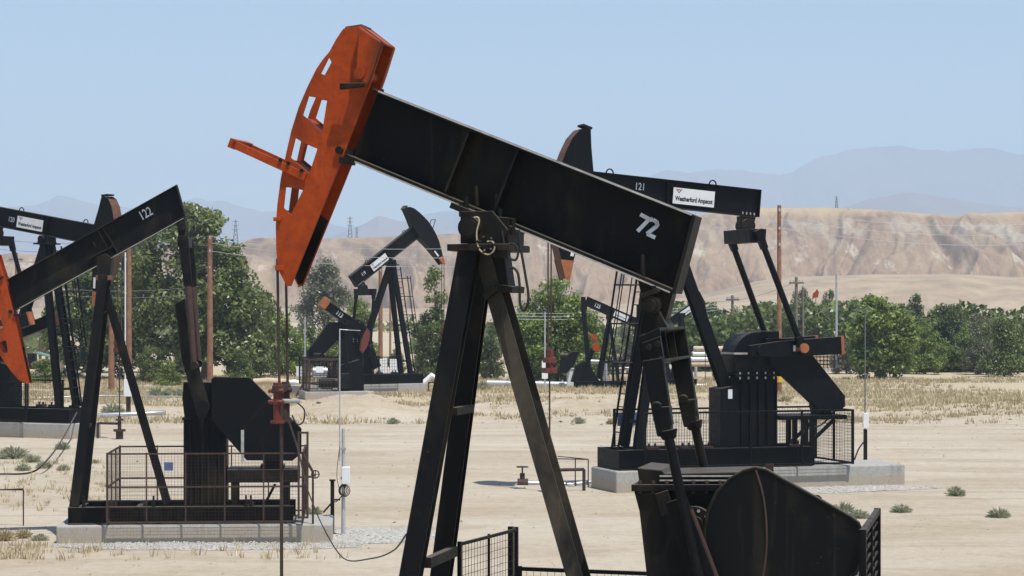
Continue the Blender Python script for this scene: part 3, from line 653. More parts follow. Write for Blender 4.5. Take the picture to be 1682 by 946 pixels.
# gear reducer column with ribs
x0, x1 = K.p(301, 700, -.35).x, K.p(372, 700, -.35).x; zt = K.p(330, 628, -.35).z; zm = K.p(330, 690, -.35).z
m = MB(); m.box(x0, x1, -.30, .30, ztop + .003, zm); ped = m.build('pedestal', 'black', r122, .005)
for i in range(8):
    x = x0 + .02 + (x1 - x0 - .04) * i / 7; m = MB(); m.box(x - .012, x + .012, -.36, -.301, ztop + .003, zm - .02); m.build('rib', 'black', ped)
m = MB(); m.box(x0 - .02, x1 + .02, -.38, .38, zm + .001, zm + .05); m.prism([(x0 + .02, zm + .051), (x1 - .02, zm + .051), (x1 - .02, zt - .12), (x1 - .15, zt), (x0, zt), (x0 - .02, zt - .3)], -.34, .34); m.build('gear_reducer', 'black', r122, .012)
GU2 = [(347, 622), (352, 619), (410, 620), (495, 704), (495, 745), (480, 757), (405, 756), (347, 690)]
gq = [Vector(p) for p in K.qs(GU2, -.52)]
m = MB(); m.prism(gq, -.52, -.385); guard = m.build('belt_guard', 'black_new', r122, .01)
m = MB()
for a, b in (((398, 705), (448, 648)), ((411, 752), (462, 672))):
    p, q_ = K.p(*a, -.521), K.p(*b, -.521); m.bar(p, q_, .012, .012)
m.build_each('sheet_seam', 'grimy', guard)
m = MB(); m.box(K.p(396, 720, -.5).x, K.p(401, 720, -.5).x, -.56, -.522, K.p(398, 758, -.5).z, K.p(398, 706, -.5).z); m.build('guard_bracket', 'bare', guard)
a, b = K.q(373, 793, -.5), K.q(491, 771, -.5)
m = MB(); m.box(a[0], b[0], -.5, .5, a[1], b[1]); m.build('motor_platform', 'grimy', r122, .005)
for px in (385, 470):
    for y in (-.42, .42):
        m = MB(); x = K.p(px, 800, -.4).x; m.box(x - .05, x + .05, y - .05, y + .05, ztop + .003, a[1] - .002); m.build('platform_leg', 'black', r122)
m = MB(); a2 = K.p(372, 805, -.3); m.bar(K.p(435, 828, -.3), K.p(452, 795, -.3), .05, .05); m.build('platform_brace', 'grimy', r122)
m = MB(); zb = b[1]; xx = K.p(448, 765, 0).x; m.cyl((xx, -.3, zb + .22), (xx, .35, zb + .22), .19, 22); m.box(xx - .22, xx + .22, -.25, .3, zb + .002, zb + .06); m.build('motor', 'grimy', r122, 0, True)
xl, xr = K.p(112, 845, -.75).x, K.p(482, 845, -.75).x; zs = zpl
m = MB()
for y in (-.68, .68): m.hbar((xl, y, (ztop + zs) / 2), (xr, y, (ztop + zs) / 2), .2, ztop - zs, .02, (0, 0, 1))
for f_ in (.04, .3, .55, .8, .96): x = xl + (xr - xl) * f_; m.box(x - .05, x + .05, -.56, .56, zs + .03, ztop - .03)
m.box(xl - .012, xl - .001, -.7, .7, zs + .001, ztop); skid = m.build('skid_base', 'black', r122, .003)
for px in (137, 252, 404, 412):
    m = MB(); x = K.p(px, 825, -.7).x; m.cyl((x, -.68, ztop), (x, -.68, ztop + .12), .035, 8); m.cyl((x, -.68, ztop + .12), (x, -.68, ztop + .2), .018, 8); m.build('hold_down_bolt', 'grimy', skid, 0, True)
xa, xb2 = K.p(92, 880, -.95).x, K.p(546, 880, -.95).x
m = MB(); m.box(xa, xb2, -.95, .95, -.2, zpl); o = m.build('concrete_plinth', 'concrete', None, .03); o.location = (K.X, K.Y, 0); o.rotation_euler = (0, 0, K.a)
tag(o, 'concrete plinth under pumpjack 122, with gravel along its front', 'plinth', 'concrete plinths')
f122 = K.root('guard_fence'); tag(f122, 'rusty brown mesh guard fence in front of pumpjack 122', 'fence', 'guard fences')
fx0, fx1 = K.p(176, 800, -1.08).x, K.p(497, 800, -1.08).x; fz1, fz0 = K.p(300, 743, -1.08).z, K.p(300, 860, -1.08).z
fence(f122, [((fx0, -1.08), (fx1, -1.08)), ((fx0, 1.05), (fx1, 1.05)), ((fx1, -1.08), (fx1, 1.05)), ((fx0, -1.08), (fx0, 1.05))], fz0, fz1, 'rust_dark', .036, .06, .06, ((fz0 + fz1) / 2 + .02,), .72, .0024)
m = MB(); a = K.p(491, 708, -1.0); b = K.p(499, 850, -1.0)
for x in (a.x, a.x + .16): m.box(x - .02, x + .02, -1.20, -1.16, b.z, a.z)
for z in (a.z - .02, b.z + .02): m.bar((a.x, -1.18, z), (a.x + .16, -1.18, z), .035, .035)
m.build('gate_post', 'rust_dark', f122)
sg = K.p(277, 766, -1.12); m = MB(); m.box(sg.x - .08, sg.x + .08, -1.14, -1.125, sg.z - .075, sg.z + .075); o = m.build('warning_sign', 'blue', None, 0); o.location = (K.X, K.Y, 0); o.rotation_euler = (0, 0, K.a)
tag(o, 'small plain dark blue sign hung on the rusty fence of pumpjack 122', 'sign')
# small valve line leaving the right end of the fence
vl = K.root('valve_line'); tag(vl, 'thin dark pipe with a small hand wheel at the right end of the rusty fence', 'valve')
m = MB(); m.tube([K.p(497, 745, -.9), K.p(514, 775, -.9), K.p(514, 783, -.9)], .025, 8); m.tube([K.p(498, 783, -.9), K.p(514, 783, -.9)], .02, 8); m.tube([K.p(514, 783, -.9), V(K.p(514, 783, -.9).x, -.9, zpl)], .02, 8); m.build('pipe_run', 'rust_dark', vl, 0, True)
c_ = K.p(518, 779, -.9); m = MB(); m.tube([c_ + V(.07 * math.cos(t), 0, .07 * math.sin(t)) for t in [i * .5236 for i in range(12)]], .012, 6, True)
m.cyl(c_ - V(.07, 0, 0), c_ + V(.07, 0, 0), .008, 6); m.cyl(c_ - V(.0, 0, .07), c_ + V(.0, 0, .07), .008, 6); m.cyl(c_, K.p(514, 783, -.9), .018, 6); m.build('hand_wheel', 'rust_dark', vl, 0, True)

# ------------------------------------------------------------------ the tall black pumpjacks with a maker's sign (121, 120, 119 ...)
HEADO = [(-2.20, 1.72), (-2.36, 1.66), (-2.53, 1.44), (-2.66, 1.12), (-2.75, .81), (-2.83, .5), (-2.86, .1), (-2.85, -.3), (-2.78, -.75), (-2.66, -1.13), (-2.56, -1.42), (-2.42, -1.84), (-2.33, -1.84), (-2.27, -1.42), (-2.1, -.5), (-1.95, .04), (-1.95, .72), (-2.05, 1.28), (-2.10, 1.70)]
def tall_unit(fr, pitch, crank_deg, number, num_at, label, flip=False, crank_tips='far_orange', ladder=True):
    """pitch: degrees the tail is down. Head towards -x, tail towards +x; flip swaps which side carries the readable number."""
    r = fr.root('pumpjack'); tag(r, label, 'pumpjack', 'pumpjacks in the oilfield')
    pz = 6.58; a = R(-pitch); u = Vector((math.cos(a), math.sin(a))); v = Vector((-u.y, u.x)); O = Vector((0, pz))
    def B(p, q=None): return O + u * p + v * q if q is not None else O + u * p[0] + v * p[1]
    def B3(p, q, y): w = B(p, q); return Vector((w.x, y, w.y))
    beam = ibeam(B(-2.0, .73), B(2.36, .73), B(-2.0, .07), B(2.36, .07), .3, .03, .02).build('walking_beam', 'black_new', r, .004)
    m = MB(); m.prism([B(2.362, .73), B(2.385, .73), B(2.385, .07), B(2.362, .07)], -.148, .148); m.build('end_plate', 'black_new', beam)
    for uu in (-1.46, 1.17):
        m = MB(); m.tube([B3(uu + .09 * math.cos(t), .73 + .11 * math.sin(t), 0) for t in [math.pi * i / 8 for i in range(9)]], .018, 6); m.build('lifting_eye', 'black_new', beam, 0, True)
    for uu in (-.02,):
        for y0, y1 in ((-.145, -.018), (.018, .145)):
            m = MB(); m.prism([B(uu, .705), B(uu + .025, .705), B(uu + .025, .095), B(uu, .095)], y0, y1); m.build('stiffener', 'black_new', beam)
    m = MB()
    for i in range(4):
        w = B3(1.95 + .1 * i, .1, -.13); m.cyl(w, w + V(0, 0, .06), .018, 6); m.cyl(V(w.x, .13, w.z), V(w.x, .13, w.z + .06), .018, 6)
    m.build_each('tail_bolt', 'bare', beam)
    for s in (-1, 1):
        ex = V(u.x, 0, u.y) * (-s); ez = V(v.x, 0, v.y)
        m = MB(); x0, x1 = .12, 1.18; m.prism([B(x0, .18), B(x1, .18), B(x1, .56), B(x0, .56)], s * .15 - .006, s * .15 + .006)
        plate = m.build('maker_plate', 'sign', r)
        y = s * .1562; st = B3(x0, .18, y) if s < 0 else B3(x1, .18, y)
        m = MB(); text_on(m, 'Weatherford Ampscot', .155, st + ex * .05 + ez * .035, ex, ez, 1, .05, .97, .001); m.build('lettering', 'ink', plate)
        m = MB(); cx, cz = .14, .315
        def chev(pts): 
            q = [st + ex * (cx + p[0]) + ez * (cz + p[1]) + V(0, s * .001, 0) for p in pts]; m.add(q, [tuple(range(len(q)))])
        chev([(-.085, .035), (-.045, .035), (-.012, -.02), (-.03, -.035)]); chev([(.085, .035), (.045, .035), (.012, -.02), (.03, -.035)]); chev([(-.03, .035), (.03, .035), (0, -.005)]); chev([(-.026, -.042), (0, -.02), (.026, -.042), (0, -.07)])
        m.build('emblem', 'logo', plate)
        st2 = B3(num_at[0 if s < 0 else 1], .42 if s < 0 else .30, s * .0175); m = MB(); text_on(m, number, .17, st2, ex, ez, .75, .012, None, .002); m.build('number_lettering', 'stencil', beam)
    # head
    m = MB(); pts = [B(p) for p in HEADO]
    m.prism(pts, -.24, -.222); m.prism(pts, .222, .24); c = B(-2.2, 0); fr_ = pts[1:12]; i0 = [p + (c - p).normalized() * .004 for p in fr_]; i1 = [p + (c - p).normalized() * .03 for p in fr_]
    ba = pts[13:]; b0 = [p + (c - p).normalized() * .004 for p in ba]; b1 = [p + (c - p).normalized() * .02 for p in ba]
    for i in range(len(ba) - 1): m.prism([b0[i], b0[i + 1], b1[i + 1], b1[i]], -.221, .221)
    head = m.build('horse_head', 'black_new', r, .004)
    m = MB()
    for i in range(len(fr_) - 1): m.prism([i0[i], i0[i + 1], i1[i + 1], i1[i]], -.221, .221)
    m.build('track_plate', 'rust', head)
    m = MB(); tp = [B(p) for p in ((-2.585, -1.40), (-2.42, -1.86), (-2.325, -1.86), (-2.26, -1.40))]
    for s in (-1, 1): m.prism(tp, s * .243 - .003, s * .243 + .003)
    m.build_each('head_tip', 'far_orange', head)
    m = MB(); t0, t1 = B(-2.05, 1.72), B(-2.28, 1.78); m.bar((t0.x, 0, t0.y), (t1.x, 0, t1.y), .4, .05); m.build('hanger_plate', 'grimy', head)
    m = MB(); tb = B(-2.3, -1.15); lp = [B(-2.36, -1.3), B(-2.28, -1.3), B(-2.24, -.95), B(-2.32, -.95)]
    for s in (-1, 1): m.prism(lp, s * .243 - .002, s * .243 + .002)
    m.build_each('load_label', 'sign', head)
    m = MB()                                                          # rod-catcher loop on the nose
    for s in (-1, 1): m.tube([B3(-2.83, -.0, s * .2), B3(-3.25, .30, s * .2)], .018, 6)
    m.tube([B3(-3.25, .30, -.2), B3(-3.25, .30, .2)], .018, 6); m.build('nose_loop', 'black_new', head, 0, True)
    # bridle
    tx = min(pts, key=lambda p: p.x); bx = tx.x - .02
    zc = min(tx.y - 1.2, max(2.3, tx.y - 3.4))
    m = MB()
    for y in (-.11, .11): m.tube([(bx, y, tx.y), (bx, y, zc)], .018, 8)
    bridle = m.build('bridle', 'cable', r, 0, True)
    m = MB(); m.box(bx - .1, bx + .1, -.2, .2, zc - .12, zc); m.cyl((bx, -.11, zc - .34), (bx, -.11, zc + .2), .06, 10); m.cyl((bx, .11, zc - .34), (bx, .11, zc + .2), .06, 10); m.box(bx - .14, bx + .14, -.16, .16, zc - .36, zc - .24); m.build('carrier_bar', 'red', bridle, .006)
    m = MB(); m.cyl((bx, 0, .55), (bx, 0, zc), .022, 8); m.build('polished_rod', 'rust_dark', r, 0, True)
    # post
    for s in (-1, 1):
        m = MB(); m.hbar((-.02, s * .20, 6.36), (-.86, s * .47, .985), .22, .18); m.build('front_leg', 'black_new', r, .003)
    m = MB(); m.hbar((.04, 0, 6.36), (1.56, 0, 2.36), .26, .26); m.build('rear_leg', 'black_new', r, .003)
    for z in (1.6, 3.4):
        k = (6.36 - z) / 5.375; m = MB(); m.bar((-.02 - .84 * k, -.2 - .27 * k, z), (-.02 - .84 * k, .2 + .27 * k, z), .06, .08); m.build('cross_brace', 'black_new', r)
    m = MB(); m.box(-.26, .26, -.4, .4, 6.36, 6.41); m.prism([(-.22, 6.411), (.22, 6.411), (.14, 6.66), (-.14, 6.66)], -.24, .24); m.cyl((0, -.36, 6.54), (0, .36, 6.54), .11, 18); m.build('saddle_bearing', 'black_new', r, .006)
    # skid, pedestal, gear reducer
    m = MB()
    for y in (-.62, .62): m.hbar((-1.42, y, .735), (3.5, y, .735), .22, .47, .02, (0, 0, 1))
    for x in (-1.3, -.86, .4, 1.4, 2.6, 3.4): m.box(x - .05, x + .05, -.5, .5, .54, .94)
    m.box(-1.435, -1.421, -.72, .72, .503, .97); skid = m.build('skid_base', 'black_new', r, .003)
    for x in (-.6, .25, .75, 3.05):
        m = MB(); m.box(x - .16, x + .16, -.78, -.6, .972, 1.03)
        for k in (-.08, .08): m.cyl((x + k, -.69, 1.0), (x + k, -.69, 1.12), .03, 8)
        m.build('hold_down_clamp', 'rust_dark', skid)
    m = MB(); m.prism([(1.28, .972), (2.74, .972), (2.74, 2.64), (1.86, 2.64), (1.6, 2.42), (1.28, 2.36)], -.36, .36); ped = m.build('pedestal', 'black_new', r, .012)
    for i in range(5):
        x = 1.8 + .225 * i
        for s in (-1, 1): m = MB(); m.box(x - .015, x + .015, s * .36 + (-.07 if s < 0 else .001), s * .36 + (.07 if s > 0 else -.001), .974, 2.62); m.build('rib', 'black_new', ped)
    m = MB(); m.box(1.47, 1.58, -.364, -.3605, 2.12, 2.34); m.build('data_label', 'sign', ped)
    gp = [(1.66, 2.70), (2.78, 2.70), (2.78, 3.72), (2.34, 3.72)] + [(2.2 + .58 * math.cos(t), 3.12 + .58 * math.sin(t)) for t in [R(80 + 12 * i) for i in range(9)]] + [(1.62, 3.0)]
    m = MB(); m.prism(gp, -.40, .40); gear = m.build('gear_reducer', 'black_new', r, .012)
    m = MB(); m.box(1.6, 2.84, -.47, .47, 2.641, 2.699); m.build('base_flange', 'black_new', gear)
    m = MB(); m.box(1.58, 2.2, -.45, .45, 3.17, 3.215); m.build('split_flange', 'bare', gear)
    m = MB()
    for i in range(5):
        for s in (-1, 1): m.cyl((1.74 + .22 * i, s * .445, 2.58), (1.74 + .22 * i, s * .445, 2.75), .022, 6)
    m.build_each('flange_bolt', 'bare', gear)
    # cranks, pitmans, equalizer
    th = R(crank_deg); d = Vector((math.cos(th), math.sin(th))); hub = Vector((2.14, 3.27)); pin = hub + d * 1.0; n = Vector((-d.y, d.x))
    te = B(2.1, -.42)
    for s in (-1, 1):
        y0, y1 = sorted((s * .60, s * .80))
        m = MB(); m.prism([hub - d * .28 - n * .13, hub + d * .5 - n * .19, hub + d * 2.08 - n * .21, hub + d * 2.08 + n * .21, hub + d * .5 + n * .19, hub - d * .28 + n * .13], y0, y1); ck = m.build('crank', 'black_new', r, .012)
        m = MB(); m.prism([hub + d * 2.085 - n * .22, hub + d * 2.16 - n * .22, hub + d * 2.16 + n * .22, hub + d * 2.085 + n * .22], y0 - .01, y1 + .01); m.build('crank_end', crank_tips, ck, .004)
        m = MB(); m.cyl((hub.x, s * .40, hub.y), (hub.x, s * .86, hub.y), .13, 18); m.build('crank_hub', 'black_new', ck, 0, True)
        m = MB(); m.cyl((pin.x, s * .70, pin.y), (pin.x, s * 1.06, pin.y), .115, 18); m.build('crank_pin', crank_tips if crank_tips != 'black_new' else 'grimy', ck, 0, True)
        m = MB(); m.tube([(pin.x, s * .92, pin.y), (te.x, s * .86, te.y)], .075, 12); pit = m.build('pitman_arm', 'black_new', r, 0, True)
        m = MB(); dd = (Vector((te.x, te.y)) - pin).normalized(); m.bar((pin.x - dd.x * .12, s * .92, pin.y - dd.y * .12), (pin.x + dd.x * .3, s * .92, pin.y + dd.y * .3), .16, .24, (1, 0, 0), .15, .15)
        m.bar((te.x - dd.x * .34, s * .86, te.y - dd.y * .34), (te.x + dd.x * .14, s * .86, te.y + dd.y * .14), .14, .16, (1, 0, 0), .16, .20); m.build_each('pitman_socket', 'black_new', pit, .012)
        m = MB(); e = hub + d * .85 + n * .0; m.box(e.x - .03, e.x + .03, s * .803 - .002, s * .803 + .002, e.y - .07, e.y + .07); m.build('crank_label', 'sign', ck)
    m = MB(); m.prism([(te.x - .2, te.y - .16), (te.x + .2, te.y - .16), (te.x + .22, te.y + .16), (te.x - .22, te.y + .16)], -.78, .78); m.build('equalizer', 'black_new', r, .02)
    m = MB(); tb = B(2.1, .05); m.prism([tb - u * .2, tb + u * .2, te + Vector((.14, .12)), te + Vector((-.14, .12))], -.12, .12); tc = (tb + te) / 2; m.cyl((tc.x, -.22, tc.y + .02), (tc.x, .22, tc.y + .02), .17, 20); m.build('tail_bearing', 'grimy', r, .006)
    # belt guard, motor platform
    for s in (-1,):
        m = MB(); m.prism([(2.36, 3.55), (3.3, 3.55), (3.62, 3.1), (4.44, 2.16), (4.44, 1.9), (4.3, 1.82), (3.75, 1.82), (2.5, 2.9)], -.57, -.42); guard = m.build('belt_guard', 'black_new', r, .012)
    m = MB(); m.box(2.75, 4.5, -.55, .55, 1.6, 1.7); m.build('motor_platform', 'black_new', r, .005)
    for x in (3.44, 3.6):
        for y in (-.48, .48): m = MB(); m.box(x - .05, x + .05, y - .05, y + .05, .97 if x < 3.5 else .502, 1.599); m.build('platform_leg', 'black_new', r)
    for y in (-.48, .48): m = MB(); m.bar((3.5, y, 1.0), (4.2, y, 1.598), .06, .08); m.build('platform_brace', 'black_new', r)
    m = MB(); m.cyl((4.1, -.3, 1.89), (4.1, .38, 1.89), .165, 20); m.box(3.94, 4.26, -.25, .3, 1.701, 1.76); m.build('motor', 'black_new', r, 0, True)
    m = MB(); m.tube(sm([(3.3, -.5, 1.0), (3.4, -.5, 1.35), (3.8, -.5, 1.45), (4.1, -.5, 1.68)], 5), .022, 6); m.build('motor_conduit', 'hose', r, 0, True)
    # ladder with cage
    if ladder:
        lad = empty('ladder', (0, 0, 0)); lad.parent = r
        pa, pb = Vector((-1.32, 0, .60)), Vector((-.42, 0, 6.3))
        for y in (-.21, .21): m = MB(); m.tube([pa + V(0, y, 0), pb + V(0, y, 0)], .028, 6); m.build('ladder_rail', 'black_new', lad)
        m = MB()
        for i in range(19): p = pa + (pb - pa) * (i + .5) / 19; m.cyl(p - V(0, .21, 0), p + V(0, .21, 0), .014, 6)
        m.build_each('rung', 'black_new', lad)
        m = MB()
        for f_ in (.42, .58, .74, .9):
            p = pa + (pb - pa) * f_; m.tube([p + V(-.62 * math.sin(t), -.32 * math.cos(t), 0) for t in [math.pi * i / 10 for i in range(11)]], .02, 6)
        for t in [math.pi * i / 6 for i in range(1, 6)]:
            o_ = V(-.62 * math.sin(t), -.32 * math.cos(t), 0); m.tube([pa + (pb - pa) * .42 + o_, pa + (pb - pa) * .92 + o_], .014, 6)
        m.build('safety_cage', 'black_new', lad)
    return r, bx
def tall_base(fr, plinth_label, fence_label, runs, x0=-1.55, x1=6.2, z=.5, z1=1.86, y=.85, sx=.07, t=.005):
    m = MB(); m.box(x0, x1, -y, y, -.2, z); o = m.build('concrete_plinth', 'concrete', None, .03); o.location = (fr.X, fr.Y, 0); o.rotation_euler = (0, 0, fr.a); tag(o, plinth_label, 'plinth', 'concrete plinths')
    f = fr.root('guard_fence'); tag(f, fence_label, 'fence', 'guard fences'); fence(f, runs, z + .05, z1, 'black_new', .055, sx, sx, (), 1.3, t); return f
def well(fr, x, label):
    w = empty('wellhead', (fr.X + math.cos(fr.a) * x, fr.Y + math.sin(fr.a) * x, 0), fr.a); tag(w, label, 'wellhead', 'wellheads')
    m = MB(); m.cyl((0, 0, -.1), (0, 0, .3), .12, 14); m.cyl((0, 0, .25), (0, 0, .32), .2, 14); m.build('casing', 'rust_dark', w, 0, True)
    m = MB(); m.cyl((0, 0, .321), (0, 0, .75), .06, 12); m.cyl((0, 0, .6), (0, 0, .66), .12, 12); m.cyl((0, 0, .5), (.85, 0, .5), .04, 10); m.cyl((.85, 0, .5), (.85, 0, 0), .04, 10); m.build('stuffing_box', 'rust_dark', w, 0, True)
    return w
A = Frame(1092, 51.9, 18)
r121, bx = tall_unit(A, 4.8, 3, '121', (-.78, 1.62), 'black pumpjack numbered 121, its head and tail rising over the beam of the nearest one')
tall_base(A, 'long concrete plinth under pumpjack 121 at the right', 'black mesh guard fence around the gear reducer of pumpjack 121',
          [((-.9, -1.0), (4.42, -1.0)), ((-.9, 1.0), (4.42, 1.0)), ((4.42, -1.0), (4.42, 1.0))], x1=5.9)
well(A, bx, 'thin wellhead at the foot of the rod of pumpjack 121, beside a silver pipe')
sg = A.p(1082, 695, -.98); m = MB(); m.box(sg.x - .28, sg.x + .28, .96, .975, sg.z - .16, sg.z + .16); o = m.build('warning_sign', 'blue', None, 0); o.location = (A.X, A.Y, 0); o.rotation_euler = (0, 0, A.a); tag(o, 'dark blue sign plate on the mesh fence at the foot of pumpjack 121', 'sign')
A2 = Frame(77, 72.5, 155)
r120, bx = tall_unit(A2, -9.7, 162, '120', (-.78, 1.62), 'black pumpjack numbered 120, cut off by the left edge, partly behind pumpjack 122')
tall_base(A2, 'low concrete plinth under pumpjack 120 at the left edge', 'black mesh guard fence around the base of pumpjack 120 at the left edge',
          [((.1, 1.0), (4.42, 1.0)), ((.1, -1.0), (4.42, -1.0))], x1=5.2)
w120 = well(A2, bx, 'dark wellhead with a side pipe between the legs of pumpjack 122, under a red carrier')
A3 = Frame(642, 109, 214)
r119, bx = tall_unit(A3, 35, 245, '119', (-.78, 1.75), 'distant black pumpjack numbered 119 with its head raised against the badland hill', crank_tips='black_new')
tall_base(A3, 'pale concrete plinth under the distant pumpjack 119', 'dark mesh guard fence around the base of the distant pumpjack 119',
          [((.1, 1.0), (4.6, 1.0)), ((.1, -1.0), (4.6, -1.0)), ((4.6, -1.0), (4.6, 1.0))], x1=5.4, sx=.14, t=.01)
well(A3, bx, 'tiny wellhead in the dry grass below the raised head of pumpjack 119')
# ------------------------------------------------------------------ small distant pumpjacks, measured off the picture in their own plane
def small_unit(fr, tail, headp, depth, apex, feet, label, number=None, num_f=.2, sign_f=None, hz=1.0, weights=None, head=None, pit=None, gear=None, guard=None, base=None, dirx=1):
    r = fr.root('pumpjack'); tag(r, label, 'pumpjack', 'pumpjacks in the oilfield')
    a, b = Vector(fr.q(*tail)), Vector(fr.q(*headp)); u = (b - a).normalized(); v = Vector((-u.y, u.x)); v = v if v.y > 0 else -v; L = (b - a).length; h = depth / 2
    beam = ibeam(a + v * h, b + v * h, a - v * h, b - v * h, .26, .1, .025).build('walking_beam', 'black_new', r)
    face = -1 if math.cos(fr.a) > 0 else 1
    ex = V(u.x, 0, u.y) if (u.x > 0) == (face < 0) else -V(u.x, 0, u.y); ez = V(v.x, 0, v.y)
    if number:
        p = a + u * L * num_f - v * .1; m = MB(); text_on(m, number, .22, (p.x, face * .055, p.y), ex, ez, .8, .012); m.build('number_lettering', 'stencil', beam)
    if sign_f is not None:
        p = a + u * L * sign_f; m = MB(); q_ = [p - u * .4 - v * .15, p + u * .4 - v * .15, p + u * .4 + v * .15, p - u * .4 + v * .15]; y0, y1 = sorted((face * .136, face * .148)); m.prism(q_, y0, y1); pl = m.build('maker_plate', 'sign', r)
        st = p - (u if (u.x > 0) == (face < 0) else -u) * .34 - v * .1
        m = MB(); text_on(m, 'Weatherford Ampscot', .11, (st.x, face * .1485, st.y), ex, ez, 1, .03, .68, .002); m.build('lettering', 'ink', pl)
    ap = fr.p(*apex)
    for i, f_ in enumerate(feet):
        q_ = fr.p(*f_)
        for s in (-1, 1) if i == 0 else (0,):
            m = MB(); m.bar((ap.x, s * .2, ap.z), (q_.x, s * .6, q_.z), .14, .16); m.build('post_leg', 'black_new', r)
    m = MB(); m.box(ap.x - .16, ap.x + .16, -.26, .26, ap.z - .02, ap.z + .2); m.build('saddle_bearing', 'black_new', r)
    if head:
        m = MB(); m.prism(fr.qs(head), -.2, .2); m.build('horse_head', 'red' if weights else 'black_new', r, .01)
    if weights:
        for s in (-1, 1):
            m = MB(); q_ = [a - u * .2 - v * .24, a + u * .14 - v * .24, a + u * .14 + v * .28, a - u * .2 + v * .28]; y0, y1 = sorted((s * .135, s * .40)); m.prism(q_, y0, y1); m.build('counterweight', 'far_orange', r, .02)
    if pit:
        for s in (-1, 1):
            p, q_ = fr.p(*pit[0]), fr.p(*pit[1]); m = MB(); m.tube([(p.x, s * .5, p.z), (q_.x, s * .55, q_.z)], .08, 8); m.build('pitman_arm', 'black_new', r)
        p = fr.p(*pit[0]); m = MB(); m.box(p.x - .14, p.x + .14, -.58, .58, p.z - .12, p.z + .12); m.prism([(p.x - .12, p.z + .1), (p.x + .12, p.z + .1), (p.x + .12, p.z + .6), (p.x - .12, p.z + .6)], -.1, .1); m.build('equalizer', 'black_new', r)
    if gear:
        m = MB(); m.prism(fr.qs(gear), -.4, .4); m.build('gear_reducer', 'black_new', r, .02)
    if guard:
        m = MB(); m.prism(fr.qs(guard), -.62, -.45); m.build('belt_guard', 'black_new', r, .01)
    if base:
        (p, q_) = fr.q(*base[0]), fr.q(*base[1]); m = MB()
        for y in (-.6, .6): m.hbar((p[0], y, (p[1] + q_[1]) / 2), (q_[0], y, (p[1] + q_[1]) / 2), .2, abs(p[1] - q_[1]), .02, (0, 0, 1))
        for k in (.05, .35, .65, .95): x = p[0] + (q_[0] - p[0]) * k; m.box(x - .06, x + .06, -.5, .5, min(p[1], q_[1]) + .02, max(p[1], q_[1]) - .02)
        m.build('skid_base', 'black_new', r)
    return r
S1 = Frame(570, 103, 12)
r113 = small_unit(S1, (533, 499), (601, 547), .42, (573, 533), [(562, 640), (577, 640)], 'small black pumpjack numbered 113 with an orange tail weight and red head, before pumpjack 119', '113', .30, None, 1,
    weights=True, head=[(602, 538), (607, 546), (606, 558), (601, 572), (595, 580), (591, 576), (592, 564), (596, 550)], gear=[(556, 600), (590, 590), (596, 605), (596, 641), (556, 641)], base=((548, 641), (606, 652)))
m = MB(); a, b = S1.p(596, 580), S1.p(598, 652); m.cyl(a, (a.x, 0, .4), .02, 8); m.build('polished_rod', 'cable', r113)
m = MB(); a = S1.p(525, 610); 
for k in range(7): m.cyl((a.x - .3 + .09 * k, 0, a.z), (a.x - .25 + .09 * k, 0, a.z), .22, 18)
m.cyl((a.x - .34, 0, a.z), (a.x + .36, 0, a.z), .185, 18); m.box(a.x - .3, a.x + .3, -.2, .2, a.z - .27, a.z - .2); m.box(a.x - .05, a.x + .05, -.05, .05, .45, a.z - .271); m.build('motor', 'galv', r113, 0, True)
m = MB(); a = S1.p(560, 625, -.7); m.box(a.x - .12, a.x + .12, -.8, -.7, .5, a.z + .1); a = S1.p(545, 630, -.7); m.cyl((a.x - .6, -.7, .75), (a.x + .3, -.7, .75), .22, 12); m.box(a.x + .3, a.x + .8, -.95, -.5, .5, 1.2); m.build('engine', 'grimy', r113)
f_ = S1.root('guard_fence'); tag(f_, 'dark mesh guard fence with a white notice around the engine of pumpjack 113', 'fence', 'guard fences')
x0, x1 = S1.p(508, 630, -1.2).x, S1.p(556, 630, -1.2).x; fence(f_, [((x0, -1.2), (x1, -1.2)), ((x0, 1.2), (x1, 1.2)), ((x0, -1.2), (x0, 1.2))], .38, S1.p(520, 590, -1.2).z, 'rust_dark', .07, .16, .16, (), 1.4, .012)
def flat(name, mat, frm, px, py, w, h, y, label, cat='sign', t=.02):
    p = frm.p(px, py, y); m = MB(); m.box(-w / 2, w / 2, -t / 2, t / 2, -h / 2, h / 2); o = m.build(name, mat, None, 0)
    o.location = (frm.X + math.cos(frm.a) * p.x - math.sin(frm.a) * y, frm.Y + math.sin(frm.a) * p.x + math.cos(frm.a) * y, p.z); o.rotation_euler = (0, 0, frm.a); tag(o, label, cat); return o
flat('notice_board', 'white', S1, 525, 607, .36, .28, -1.27, 'small blank white notice on the mesh fence by the engine of pumpjack 113')
m = MB(); a, b = S1.p(500, 640, -1.0), S1.p(606, 652, -1.0); m.box(a.x, b.x + .2, -1.3, 1.3, -.2, .37); o = m.build('concrete_plinth', 'concrete', None, .03); o.location = (S1.X, S1.Y, 0); o.rotation_euler = (0, 0, S1.a); tag(o, 'stained concrete plinth under the small pumpjack 113', 'plinth', 'concrete plinths')
S2 = Frame(1002, 117, 4)
r125 = small_unit(S2, (962, 494), (1058, 536), .50, (1001, 524), [(984, 622), (1016, 628)], 'distant black pumpjack numbered 125 seen between the cables and the ladder of pumpjack 121', '125', .16, .60, 1,
    head=[(1046, 500), (1060, 508), (1063, 535), (1056, 562), (1048, 590), (1043, 588), (1048, 556), (1046, 530)], pit=((958, 506), (967, 602)), gear=[(938, 627), (946, 600), (958, 592), (968, 600), (984, 627)], guard=[(918, 592), (938, 577), (951, 577), (940, 600), (930, 612), (917, 612)], base=((944, 626), (1026, 636)))
